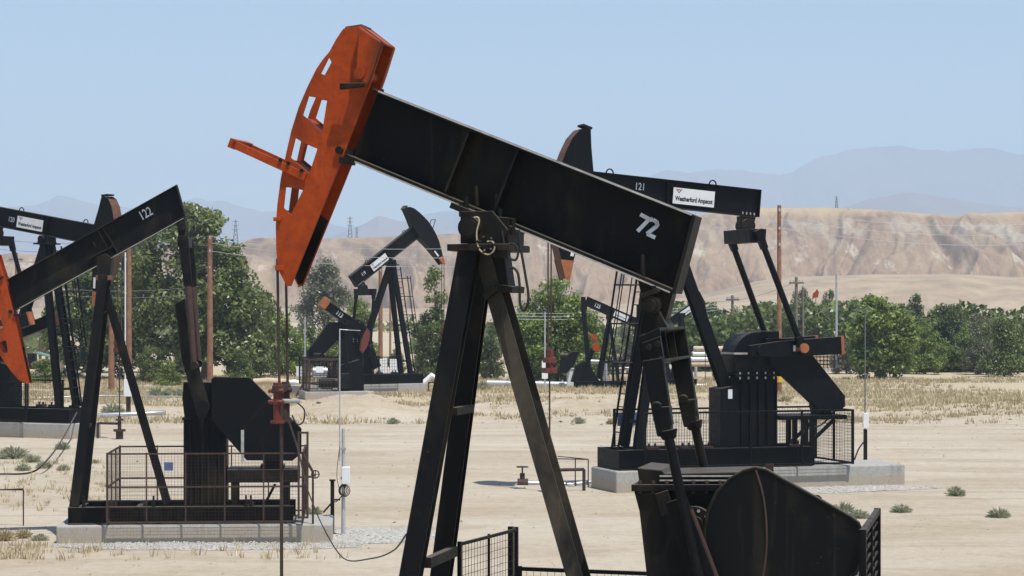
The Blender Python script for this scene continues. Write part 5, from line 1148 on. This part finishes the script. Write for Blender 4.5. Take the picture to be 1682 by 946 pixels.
# ------------------------------------------------------------------ trees
def leaf_quads(C, N, U, size, asp=.5):
    """rhombic leaves: centre C, normal N, direction seed U."""
    a = np.cross(N, U); a /= np.linalg.norm(a, axis=1, keepdims=True) + 1e-9; b = np.cross(N, a); s = size[:, None]
    co = np.stack([C + a * s, C + b * s * asp, C - a * s, C - b * s * asp], 1).reshape(-1, 3); q = np.arange(len(C) * 4).reshape(-1, 4); return co, q
def make_tree(name, h, blobs, n, size, mat, trunk_r, seed, clump_r=.13, nclump=90, droop=.0, fill=.35, bark='bark'):
    """blobs: ellipsoids (x, y, z, rx, ry, rz) in units of h that outline the crown; leaves gather in clumps at the limb ends."""
    rg = np.random.RandomState(seed); root = empty(name, (0, 0, 0)); B_ = np.array(blobs, float) * h
    vol = np.prod(B_[:, 3:], 1) ** .7; pick = rg.choice(len(B_), nclump, p=vol / vol.sum())
    d = rg.normal(size=(nclump, 3)); d /= np.linalg.norm(d, axis=1, keepdims=True); rad = (fill + (1 - fill) * rg.rand(nclump) ** .6)[:, None]
    CC = B_[pick, :3] + d * rad * B_[pick, 3:]; CC[:, 2] = np.maximum(CC[:, 2], .06 * h)
    cr = clump_r * h * (.55 + .9 * rg.rand(nclump))
    w = cr ** 2; w /= w.sum(); k = rg.choice(nclump, n, p=w)
    e = rg.normal(size=(n, 3)); e /= np.linalg.norm(e, axis=1, keepdims=True); rr = rg.rand(n) ** .45
    C = CC[k] + e * (rr * cr[k])[:, None] * np.array([1, 1, .72]); C[:, 2] -= droop * h * rg.rand(n) ** 2; C[:, 2] = np.maximum(C[:, 2], .02)
    N = e * .6 + rg.normal(size=(n, 3)) * .6 + np.array([0, 0, .5]); N /= np.linalg.norm(N, axis=1, keepdims=True)
    co, q = leaf_quads(C, N, rg.normal(size=(n, 3)), size * (.6 + .8 * rg.rand(n)))
    crown = npmesh('crown', co, q, mat); crown.parent = root
    m = MB(); top = V(*(B_[:, :3].mean(0))); top.z = max(b[2] for b in B_); lean = [V(0, 0, -.1), V(.01 * h, 0, .16 * h), V(top.x * .4, top.y * .4, .42 * h), V(top.x, top.y, min(top.z, .8 * h))]
    m.tube(sm(lean, 4), trunk_r, 8, False, trunk_r * .3)
    for i in rg.choice(nclump, min(26, nclump), replace=False):
        c = V(*CC[i]); z0 = max(.10 * h, min(c.z * .55, .6 * h)); p0 = V(top.x * z0 / h, top.y * z0 / h, z0); md = (p0 + c) / 2 + V(0, 0, .03 * h); m.tube([p0, md, c], trunk_r * .38, 5, False, trunk_r * .08)
    tr = m.build('trunk', bark, root, 0, True)
    return root
def put(src, x, y, h0, h, rz, label, group=None, first=False, kx=1.0):
    if first: r = src
    else:
        r = src.copy(); COL.objects.link(r)
        for ch in src.children: c = ch.copy(); COL.objects.link(c); c.parent = r
    k = h / h0; r.location = (x, y, gz(x, y) - .03); r.scale = (k * kx, k * kx, k); r.rotation_euler = (0, 0, rz); tag(r, label, 'tree' if 'tree' in r.name else 'shrub', group); return r
TG = 'trees behind the oilfield'
def tpos(px, yb): d = gnd(yb); return (px - CX) / F * d, d
def at_tree(root, px, yb, label): x, y = tpos(px, yb); root.location = (x, y, gz(x, y) - .03); tag(root, label, 'tree', TG); return root
u_ = 1 / 290.0                                                          # big tree: photo pixels to heights
def bl(x, y, r, rz=None, yy=0): return ((x - 335) * u_, yy, (624 - y) * u_, r * u_, r * u_ * 1.1, (rz or r) * u_)
at_tree(make_tree('broadleaf_tree', 10.9, [bl(318, 375, 40, 40), bl(285, 440, 55, 55), bl(350, 430, 50, 70), bl(380, 500, 48, 60), bl(255, 470, 32, 50), bl(300, 530, 70, 70), bl(375, 570, 55, 52), bl(262, 560, 38, 60), bl(335, 480, 60, 70)], 34000, .15, 'leaf', .28, 11, .062, 330, 0, .45), 335, 624, 'biggest leafy green tree, behind the beam tail and pitman of pumpjack 122')
at_tree(make_tree('broadleaf_tree', 7.6, [(-.12, 0, .62, .24, .24, .24), (.1, 0, .5, .28, .25, .3), (-.18, 0, .35, .25, .25, .3), (.16, 0, .25, .26, .25, .24), (.0, 0, .8, .16, .16, .17)], 16000, .14, 'leaf', .2, 12, .075, 170, 0, .4), 160, 622, 'mid green tree between the front leg of pumpjack 122 and the legs of 120')
at_tree(make_tree('broadleaf_tree', 9.5, [(0, 0, .84, .09, .1, .14), (.03, 0, .66, .13, .13, .2), (-.04, 0, .45, .2, .16, .25), (.03, 0, .24, .2, .2, .22)], 11000, .13, 'leaf_dark', .2, 13, .07, 130, 0, .3), 212, 612, 'tall narrow grey green tree behind the rear leg of pumpjack 122')
round_ = at_tree(make_tree('round_tree', 5.9, [(0, 0, .62, .30, .30, .36), (-.14, 0, .55, .26, .26, .3), (.15, 0, .55, .25, .26, .3), (-.15, 0, .32, .30, .33, .3), (.17, 0, .32, .28, .3, .3), (0, 0, .24, .42, .36, .22)], 34000, .10, 'leaf_bright', .2, 14, .085, 420, 0, .6), 913, 628, 'round dense green tree behind the red carrier of pumpjack 121')
euc = make_tree('eucalyptus_tree', 9.0, [(0, 0, .86, .13, .13, .13), (-.1, 0, .66, .16, .16, .16), (.13, 0, .60, .15, .15, .18), (-.18, 0, .42, .13, .13, .16), (.04, 0, .38, .16, .16, .2)], 7500, .15, 'leaf_grey', .16, 15, .085, 80, .05, .25)
at_tree(euc, 533, 582, 'grey green eucalyptus tree standing against the hill, left of pumpjack 119')
bushy = make_tree('bushy_tree', 5.0, [(0, 0, .62, .3, .3, .34), (-.2, 0, .42, .28, .3, .32), (.22, 0, .40, .28, .3, .32), (0, 0, .2, .42, .4, .2)], 9500, .12, 'leaf_bright', .12, 16, .10, 130, 0, .4)
dark = make_tree('bushy_tree', 5.0, [(0, 0, .66, .26, .26, .32), (-.18, 0, .4, .26, .3, .32), (.2, 0, .46, .24, .3, .32), (0, 0, .2, .40, .4, .2)], 9500, .12, 'leaf_dark', .12, 17, .10, 130, 0, .4)
mid = make_tree('bushy_tree', 5.0, [(.05, 0, .70, .22, .22, .28), (-.16, 0, .5, .25, .3, .32), (.2, 0, .36, .28, .3, .30), (-.05, 0, .2, .40, .4, .2)], 9500, .12, 'leaf', .12, 18, .10, 130, 0, .35)
sage = make_tree('bushy_tree', 5.0, [(0, 0, .6, .3, .3, .34), (-.2, 0, .36, .3, .3, .32), (.22, 0, .36, .28, .3, .32)], 7500, .13, 'leaf_grey', .1, 19, .11, 110, 0, .35)
wispy = make_tree('slender_tree', 7.0, [(-.03, 0, .9, .09, .1, .10), (.06, 0, .74, .10, .1, .12), (-.05, 0, .56, .11, .1, .12), (.04, 0, .38, .15, .14, .14), (-.02, 0, .22, .2, .2, .18)], 6000, .12, 'leaf', .12, 20, .075, 70, 0, .3)
def variant(i, mat, n=8500, size=.11):
    rg = np.random.RandomState(100 + i); k = rg.randint(4, 8); bl_ = [(0, 0, .2, .40, .4, .2)]
    for j in range(k): z = rg.uniform(.28, .82); bl_.append((rg.uniform(-.3, .3) * (1.1 - z), rg.uniform(-.2, .2), z, rg.uniform(.12, .26), rg.uniform(.15, .26), rg.uniform(.12, .28)))
    return make_tree('bushy_tree', 5.0, bl_, n, size, mat, .12, 200 + i, rg.uniform(.07, .12), rg.randint(80, 170), 0, rg.uniform(.25, .5))
VAR = [variant(i, mt) for i, mt in enumerate(('leaf', 'leaf_dark', 'leaf_bright', 'leaf_grey', 'leaf', 'leaf_bright', 'leaf_dark', 'leaf', 'leaf_bright'))]
TREES = [
 (mid, 418, 622, 455, .9, 'green tree at the right foot of the biggest tree, above the belt guard of 122'),
 (bushy, 462, 618, 505, 1.0, 'lighter green bushy tree behind the bridle cables of the nearest pumpjack'),
 (mid, 505, 612, 515, .9, 'green bushy tree behind the engine fence of pumpjack 113'),
 (dark, 440, 606, 478, .8, 'dark tree showing above the lighter bush beside the bridle cables'),
 (bushy, 548, 618, 520, .9, 'bright bush directly behind the small pumpjack 113'),
 (bushy, 596, 604, 490, .9, 'yellow green tree rising behind the pitman arms of pumpjack 119'),
 (mid, 650, 614, 560, .8, 'low green bush behind the legs of pumpjack 119'),
 (wispy, 716, 626, 443, 1.1, 'slender tree under the raised head of pumpjack 119'),
 (dark, 700, 626, 512, .9, 'dark leafy bush at the left edge of the nearest front leg'),
 (mid, 752, 624, 525, .8, 'green bush showing between the two front legs of the nearest pumpjack'),
 (dark, 805, 622, 520, .9, 'dark bush right of the nearest front legs, beside the round tree'),
 (sage, 850, 612, 545, .9, 'grey bush left of the round tree'),
 (dark, 985, 616, 520, .9, 'dark tree behind the post of pumpjack 125'),
 (sage, 1030, 612, 530, 1.0, 'grey green bush behind the ladder of pumpjack 121'),
 (bushy, 1068, 612, 545, .8, 'pale green bush behind the front legs of pumpjack 121'),
 (dark, 1150, 606, 500, 1.0, 'dark green tree just right of the nearest equalizer'),
 (mid, 1190, 604, 508, .9, 'green tree behind the middle of the rear leg of pumpjack 121'),
 (bushy, 1228, 598, 520, .8, 'light green tree above the rounded gear case of pumpjack 121'),
 (mid, 1128, 604, 512, .9, 'green bush right at the tail of the nearest beam, behind the pitman of 72'),
 (dark, 1168, 598, 496, .9, 'dark bushy tree between the nearest equalizer and the rear leg of 121'),
 (bushy, 1208, 600, 512, .8, 'pale green tree behind the grey pole left of the gear reducer of 121'),
 (mid, 1250, 598, 512, .8, 'green tree right behind the top of the gear reducer of 121'),
 (sage, 1180, 625, 585, .7, 'low grey bush below the curved orange pipe'),
 (dark, 1315, 585, 463, .55, 'tall dark tree behind the pole with crossarms at the right'),
 (bushy, 1268, 592, 500, .7, 'yellow green tree behind the foot of the tallest wooden pole'),
 (bushy, 1338, 598, 508, .9, 'bright green tree below the orange flag'),
 (dark, 1362, 590, 472, .5, 'dark rounded tree right of the orange flag'),
 (mid, 1300, 604, 515, .7, 'green bush between the pitman arms of pumpjack 121'),
 (dark, 1402, 590, 482, .7, 'dark tree behind the leafy one at the conduit pole'),
 (mid, 1470, 618, 500, .9, 'green tree right of the conduit pole, second from it'),
 (bushy, 1520, 612, 512, .9, 'bright low tree beyond the tail of the belt guard'),
 (dark, 1562, 606, 486, .8, 'dark tall tree near the right end of the tree row'),
 (sage, 1606, 612, 520, .9, 'grey bushy tree near the right end of the tree row'),
 (mid, 1650, 616, 492, 1.0, 'big leafy tree at the right edge of the view'),
 (dark, 1500, 590, 480, .7, 'dark tree rising behind the bright low tree at the right'),
 (bushy, 1690, 608, 505, .9, 'bright tree cut off by the right edge'),
 (dark, 1440, 600, 515, .9, 'dark bush between the conduit pole tree and the next green tree'),
 (mid, 1545, 602, 520, 1.0, 'green bush between the bright low tree and the tall dark one at the right'),
 (bushy, 1588, 608, 530, 1.0, 'pale bush under the tall dark tree at the right end'),
 (dark, 1628, 602, 515, .9, 'dark bush left of the big leafy tree at the right edge'),
 (sage, 1390, 612, 545, .9, 'grey bush under the trees at the thin silver pole'),
 (bushy, 75, 628, 588, 1.6, 'low bright green brush behind pumpjack 120'),
 (bushy, 30, 626, 598, 1.6, 'low bright green brush at the left edge behind pumpjack 120'),
 (mid, 112, 622, 580, 1.2, 'green brush between the two legs of pumpjack 120'),
 (mid, 248, 628, 560, .9, 'olive green bush at the left foot of the biggest tree'),
 (bushy, 275, 632, 592, 1.3, 'pale bush at the foot of the biggest tree, beside the gear reducer of 122'),
 (dark, 300, 616, 540, 1.0, 'dark bush in the shade of the biggest tree'),
 (mid, 395, 626, 560, 1.0, 'green bush under the right side of the biggest tree'),
]
used = set(); rr_ = random.Random(4)
by_mat = {}
for vv in VAR: by_mat.setdefault(vv.children[0].data.materials[0].name if vv.children[0].name.startswith('crown') else vv.children[1].data.materials[0].name, []).append(vv)
turn = {}
for src, px, yb, yt, kx, lab in TREES:
    if src is not wispy:                                              # take turns among the variants of the same leaf colour
        key = [c.data.materials[0].name for c in src.children if c.name.startswith('crown')][0]; pool = [src] + by_mat.get(key, []); turn[key] = turn.get(key, -1) + 1; src = pool[turn[key] % len(pool)]
    x, y = tpos(px, yb); h = (yb - yt) / F * y * 1.03; h0 = 7.0 if src is wispy else 5.0
    put(src, x, y, h0, h, rr_.uniform(0, 6.28), lab, TG, src.name not in used, kx * (.78 if src is not wispy else .7) * min(1.5, max(1, 80 / (yb - yt)))); used.add(src.name)
for vv in [bushy, dark, mid, sage] + VAR:                              # a variant that found no place is dropped
    if vv.name not in used:
        for c in list(vv.children): bpy.data.objects.remove(c)
        bpy.data.objects.remove(vv)
x, y = tpos(1412, 616); near_ = make_tree('broadleaf_tree', 5.2, [(0, 0, .70, .24, .25, .28), (-.12, 0, .45, .24, .25, .3), (.18, 0, .5, .26, .25, .3), (0, 0, .24, .36, .3, .22)], 15000, .13, 'leaf_bright', .15, 41, .09, 190, 0, .45)
near_.location = (x, y - 8, gz(x, y - 8) - .03); tag(near_, 'taller leafy tree with larger leaves directly behind the thin conduit pole', 'tree', TG)
# far brush on the plain, seen as one band
rg = np.random.RandomState(5); n = 26000; Yb = rg.uniform(190, 420, n); Xb = (rg.uniform(-150, 1850, n) - CX) / F * Yb
keep = fbm(Xb * .06, Yb * .02, 3, 77) > .55; Xb, Yb = Xb[keep], Yb[keep]; n = len(Xb); hh = 2.2 * fbm(Xb * .2, Yb * .1, 3, 78) * rg.rand(n)
N = rg.normal(size=(n, 3)) + np.array([0, 0, .6]); N /= np.linalg.norm(N, axis=1, keepdims=True)
Yc = rg.uniform(146, 180, 62000); Xc = (rg.uniform(1060, 1760, 62000) - CX) / F * Yc; kk = fbm(Xc * .10, Yc * .05, 3, 79) > .33; Xc, Yc = Xc[kk], Yc[kk]; hc = 4.6 * np.clip(fbm(Xc * .22, Yc * .12, 3, 80) * 1.6 - .2, .15, 1) * rg.rand(len(Xc)) ** .7
Nc = rg.normal(size=(len(Xc), 3)) + np.array([0, 0, .6]); Nc /= np.linalg.norm(Nc, axis=1, keepdims=True)
co2, q2 = leaf_quads(np.stack([Xc, Yc, hc + .05], 1), Nc, rg.normal(size=(len(Xc), 3)), .18 + .14 * rg.rand(len(Xc)), .6); tag(npmesh('brush', co2, q2, 'leaf'), 'continuous green brush behind the tree row at the right', 'brush', None, 'stuff')
co, q = leaf_quads(np.stack([Xb, Yb, hh + .05], 1), N, rg.normal(size=(n, 3)), .35 + .3 * rg.rand(n), .7); tag(npmesh('brush', co, q, 'leaf_dark'), 'far brush on the plain', 'brush', None, 'stuff')
# dry grass: one mass of blades
def blades(name, X, Y, h, mat, label, seed, nb=6, w=.028, spread=.16):
    rg = np.random.RandomState(seed); n = len(X); Z = ground_h(X[None, :], Y[None, :])[0]
    k = np.repeat(np.arange(n), nb); m = len(k); ph = rg.uniform(0, 6.283, m); rad = spread * rg.rand(m)
    bx_, by_ = X[k] + rad * np.cos(ph), Y[k] + rad * np.sin(ph); hh = h[k] * rg.uniform(.5, 1.1, m); ln = rg.uniform(.1, .7, m) * hh
    tx_, ty_ = bx_ + ln * np.cos(ph), by_ + ln * np.sin(ph); pa = rg.uniform(0, 6.283, m); ww = w * rg.uniform(.6, 1.3, m)
    co = np.stack([np.stack([bx_ + ww * np.cos(pa), by_ + ww * np.sin(pa), Z[k] - .02], 1), np.stack([bx_ - ww * np.cos(pa), by_ - ww * np.sin(pa), Z[k] - .02], 1), np.stack([tx_, ty_, Z[k] + hh], 1)], 1).reshape(-1, 3)
    tag(npmesh(name, co, np.arange(m * 3).reshape(-1, 3), mat), label, 'grass', None, 'stuff')
rg = np.random.RandomState(8); n = 30000; Y = rg.uniform(80, 135, n); X = (rg.uniform(-60, 1780, n) - CX) / F * Y
dens = .55 * fbm(X * .10, Y * .16, 4, 31) + .45 * fbm(X * .035, Y * .07, 3, 37); k = (dens > .43 + .13 * rg.rand(n)); X, Y = X[k], Y[k]
blades('dry_grass', X, Y, .07 + .2 * rg.rand(len(X)) ** 1.5, 'straw', 'straw coloured dry grass beyond the yard road', 9, 7, .03, .22)
n = 260; Y = np.concatenate([rg.uniform(37.2, 39.5, 110), rg.uniform(46, 62, 150)]); X = np.concatenate([(rg.uniform(-10, 75, 60) - CX) / F * Y[:60], (rg.uniform(100, 560, 50) - CX) / F * Y[60:110], (rg.uniform(-30, 180, 150) - CX) / F * Y[110:]])
blades('dry_weeds', X, Y, .07 + .16 * rg.rand(n), 'straw', 'scattered dry weeds around the left plinths', 10, 9, .012, .12)
# gravel: beds with irregular edges and loose stones
def gravel(cx, cy, rx, ry, a, label, nst, seed):
    rg = np.random.RandomState(seed); th = np.linspace(0, 2 * np.pi, 60, endpoint=False); R_ = .8 + .35 * fbm(np.cos(th) * 2 + 9, np.sin(th) * 2 + 9, 3, seed)
    ca, sa = math.cos(a), math.sin(a); ring = []
    rows = []
    for f_ in (0.02, .3, .6, .85, 1): 
        lx, ly = np.cos(th) * R_ * rx * f_, np.sin(th) * R_ * ry * f_; x, y = cx + lx * ca - ly * sa, cy + lx * sa + ly * ca; rows.append(np.stack([x, y, ground_h(x[None], y[None])[0] + .012 * (1 - f_) + .006], 1))
    co = np.concatenate(rows); q = [(r * 60 + i, r * 60 + (i + 1) % 60, (r + 1) * 60 + (i + 1) % 60, (r + 1) * 60 + i) for r in range(4) for i in range(60)]
    V_, Q_ = [co], [np.array(q)]; base = len(co)
    t = rg.uniform(0, 6.283, nst); f_ = np.sqrt(rg.rand(nst)) * 1.04; lx, ly = np.cos(t) * rx * .95 * f_, np.sin(t) * ry * .95 * f_; x, y = cx + lx * ca - ly * sa, cy + lx * sa + ly * ca; z = ground_h(x[None], y[None])[0] + .018; s = rg.uniform(.008, .028, nst)
    oct_ = np.array([(1, 0, 0), (0, 1, 0), (-1, 0, 0), (0, -1, 0), (0, 0, .8), (0, 0, -.8)]); fq = np.array([(0, 1, 4, 4), (1, 2, 4, 4), (2, 3, 4, 4), (3, 0, 4, 4)])
    sv = np.stack([x, y, z], 1)[:, None, :] + (oct_[None] + rg.normal(size=(nst, 6, 3)) * .22) * s[:, None, None]
    tri = np.array([(0, 1, 4), (1, 2, 4), (2, 3, 4), (3, 0, 4)]); st = (np.arange(nst)[:, None, None] * 6 + tri[None]).reshape(-1, 3)
    o = npmesh('gravel_bed', co, np.array(q), 'gravel', True); tag(o, label, 'gravel', None, 'stuff')
    o2 = npmesh('gravel_stones', sv.reshape(-1, 3), st, 'stone'); tag(o2, 'loose stones on the ' + label, 'gravel', None, 'stuff')
gravel(W(340, 890, 39.2).x, 39.35, 2.9, .62, .06, 'grey gravel strip in front of the plinth of pumpjack 122', 1500, 3)
gravel(W(600, 880, 40).x, 41.2, 1.4, 1.5, 0, 'grey gravel patch around the grey conduit pole', 900, 4)
gravel(W(1330, 800, 52).x, 51.3, 3.4, .9, .3, 'grey gravel strip along the plinth of pumpjack 121', 1300, 5)
# scattered clods and stones of the yard
rg = np.random.RandomState(12); nst = 1500; y = rg.uniform(33, 100, nst); x = (rg.uniform(-40, 1720, nst) - CX) / F * y; k = fbm(x * .3, y * .3, 3, 55) > .48; x, y = x[k], y[k]; nst = len(x)
z = ground_h(x[None], y[None])[0]; s = rg.uniform(.01, .035, nst) * (.5 + y / 80)
oct_ = np.array([(1, 0, 0), (0, 1, 0), (-1, 0, 0), (0, -1, 0), (0, 0, .8)]); tri = np.array([(0, 1, 4), (1, 2, 4), (2, 3, 4), (3, 0, 4)])
sv = np.stack([x, y, z], 1)[:, None, :] + (oct_[None] + rg.normal(size=(nst, 5, 3)) * .22) * s[:, None, None]
tag(npmesh('dirt_clods', sv.reshape(-1, 3), (np.arange(nst)[:, None, None] * 5 + tri[None]).reshape(-1, 3), 'clod'), 'small stones and clods scattered over the dirt yard', 'stones', None, 'stuff')
rg = np.random.RandomState(14); nst = 1500; y = 86.5 + rg.normal(size=nst) * 3.2; x = (rg.uniform(-40, 1720, nst) - CX) / F * y; k = fbm(x * .16, y * .16, 3, 11) > .5; x, y = x[k], y[k]; nst = len(x); z = ground_h(x[None], y[None])[0]; s = .02 + .11 * rg.rand(nst) ** 3
sv = np.stack([x, y, z], 1)[:, None, :] + (oct_[None] + rg.normal(size=(nst, 5, 3)) * .25) * s[:, None, None]
tag(npmesh('dirt_clods', sv.reshape(-1, 3), (np.arange(nst)[:, None, None] * 5 + tri[None]).reshape(-1, 3), 'clod'), 'broken dirt clods along the low bank behind the yard road', 'stones', None, 'stuff')
# single green weeds and tumbleweeds
def weed(name, r, h, n, mat, seed, size):
    rg = np.random.RandomState(seed); t = rg.uniform(0, 6.283, n); el = np.arccos(rg.rand(n)); k = rg.rand(n) ** .5
    d = np.stack([np.sin(el) * np.cos(t), np.sin(el) * np.sin(t), np.cos(el)], 1); C = d * k[:, None] * np.array([r, r, h]) + np.array([0, 0, .02])
    N = np.cross(d, rg.normal(size=(n, 3))); N /= np.linalg.norm(N, axis=1, keepdims=True) + 1e-9
    a = d; b = np.cross(N, a); s = (size * (.5 + rg.rand(n)))[:, None]; co = np.stack([C + a * s, C + b * s * .22, C - a * s, C - b * s * .22], 1).reshape(-1, 3)
    return npmesh(name, co, np.arange(n * 4).reshape(-1, 4), mat)
WG = 'weeds on the dirt yard'
pr = {'g': weed('weed', .55, .5, 520, 'leaf_sage', 1, .12), 'b': weed('weed', .55, .5, 480, 'leaf_sage', 2, .12), 'd': weed('weed', .5, .5, 420, 'straw', 3, .12)}
seen = set()
WEEDS = [('g', 22, 752, 36, 'grey green weed clump below the plinth of 120, largest of the left patch'), ('g', 52, 757, 22, 'grey green weed just right of the largest clump below the plinth of 120'), ('g', 72, 768, 18, 'low grey green weed beside the drooping cable at the left'),
 ('g', 102, 738, 17, 'grey green weed against the front leg of 122, level with the plinth of 120'), ('b', 38, 772, 18, 'small dull weed below the weed patch at the left'), ('g', 104, 772, 15, 'small weed left of the front leg of 122, near its white label'), ('g', 144, 744, 10, 'tiny green weed just right of the front leg of 122'), ('g', 156, 758, 10, 'tiny green weed left of the rusty fence top of 122'), ('d', 8, 888, 26, 'dry brown weed at the left edge in front of the rod frame'), ('b', 66, 888, 20, 'dark dry weed between the rod frame and the plinth of 122'), ('d', 38, 884, 22, 'straw weed under the thin rod frame at the lower left'),
 ('g', 185, 680, 28, 'round tumbleweed on the flat behind the front leg of 122'), ('g', 262, 652, 32, 'wide grey green tumbleweed left of the gear reducer of 122'), ('b', 292, 652, 26, 'tumbleweed touching the left side of the gear reducer of 122'),
 ('g', 514, 845, 20, 'green weed at the right end of the plinth of 122'), ('g', 1382, 850, 34, 'bushy weed above the slope of the nearest belt guard'), ('g', 1410, 852, 26, 'weed right beside the bushy one above the nearest belt guard'), ('b', 645, 697, 14, 'small dark weed on the bank left of the nearest front leg'), ('d', 820, 660, 16, 'dry tuft on the bank right of the nearest rear leg'), ('b', 950, 696, 16, 'green weed on the bank right of the rod of pumpjack 121'),
 ('d', 880, 697, 18, 'straw tuft on the bank left of the rod of pumpjack 121'), ('d', 1005, 697, 16, 'straw tuft on the bank beside the ladder of pumpjack 121'), ('d', 1290, 660, 18, 'straw tuft behind the belt guard of pumpjack 121'), ('g', 790, 640, 22, 'green grey weed beside the dark bush right of the nearest legs'), ('g', 1480, 842, 24, 'weed beyond the end panel of the nearest fence'), ('b', 1570, 815, 22, 'dull weed on bare dirt at the right of the view'), ('g', 1640, 850, 26, 'grey green weed near the right edge on bare dirt')]
for kd, px, yb, w, lab in WEEDS:
    x, y = tpos(px, yb); o = pr[kd] if kd not in seen else pr[kd].copy()
    if kd in seen: COL.objects.link(o)
    seen.add(kd); k = w / F * y * 1.25; o.location = (x, y, gz(x, y)); o.scale = (k * 1.1, k * 1.1, k * rr_.uniform(.75, 1.1)); o.rotation_euler = (0, 0, rr_.uniform(0, 6.28)); tag(o, lab, 'weed', WG)

# ------------------------------------------------------------------ air, sky, sun, camera
HAZE = .00025
m_, nt, b_ = newmat('haze_air'); nt.nodes.remove(b_); pv = nd(nt, 'ShaderNodeVolumePrincipled'); pv.inputs['Color'].default_value = (.66, .82, 1.0, 1); pv.inputs['Density'].default_value = HAZE; pv.inputs['Anisotropy'].default_value = 0
nt.links.new(pv.outputs[0], nt.nodes['Material Output'].inputs['Volume']); M['haze'] = m_
m = MB(); m.box(-3600, 3600, -140, 8600, -2.6, 620); tag(m.build('haze', 'haze'), 'thin blue summer haze over the valley', 'haze', None, 'stuff')
w_ = bpy.data.worlds.new('World'); scene.world = w_; w_.use_nodes = True; nt = w_.node_tree; bg = nt.nodes['Background']
sky = nd(nt, 'ShaderNodeTexSky', sky_type='NISHITA'); sky.sun_disc = False; sky.sun_elevation = R(SUN_EL); sky.sun_rotation = R(SUN_AZ); sky.altitude = 150; sky.air_density = 1.0; sky.dust_density = .3; sky.ozone_density = 2.0
nt.links.new(sky.outputs[0], bg.inputs[0]); bg.inputs[1].default_value = .095
sl = bpy.data.lights.new('sun', 'SUN'); sl.energy = 4.2; sl.angle = R(.53); sl.color = (1, .955, .89)
so = bpy.data.objects.new('sun', sl); COL.objects.link(so); so.rotation_euler = (R(90 - SUN_EL), 0, R(180 - SUN_AZ)); so.location = (-20, -30, 60)
cam = bpy.data.cameras.new('camera'); co_ = bpy.data.objects.new('camera', cam); COL.objects.link(co_); co_.location = (0, 0, EYE); co_.rotation_euler = (R(90), 0, 0)
cam.sensor_width = 36; cam.lens = F / 1682 * 36; cam.shift_y = (HY - 473) / 1682; cam.clip_start = .5; cam.clip_end = 20000; scene.camera = co_
vs = scene.view_settings; vs.view_transform = 'Standard'; vs.look = 'None'; vs.gamma = 1; vs.use_curve_mapping = False; vs.exposure = .46
scene.cycles.use_denoising = True; scene.cycles.max_bounces = 6; scene.cycles.volume_bounces = 1; scene.cycles.transparent_max_bounces = 8
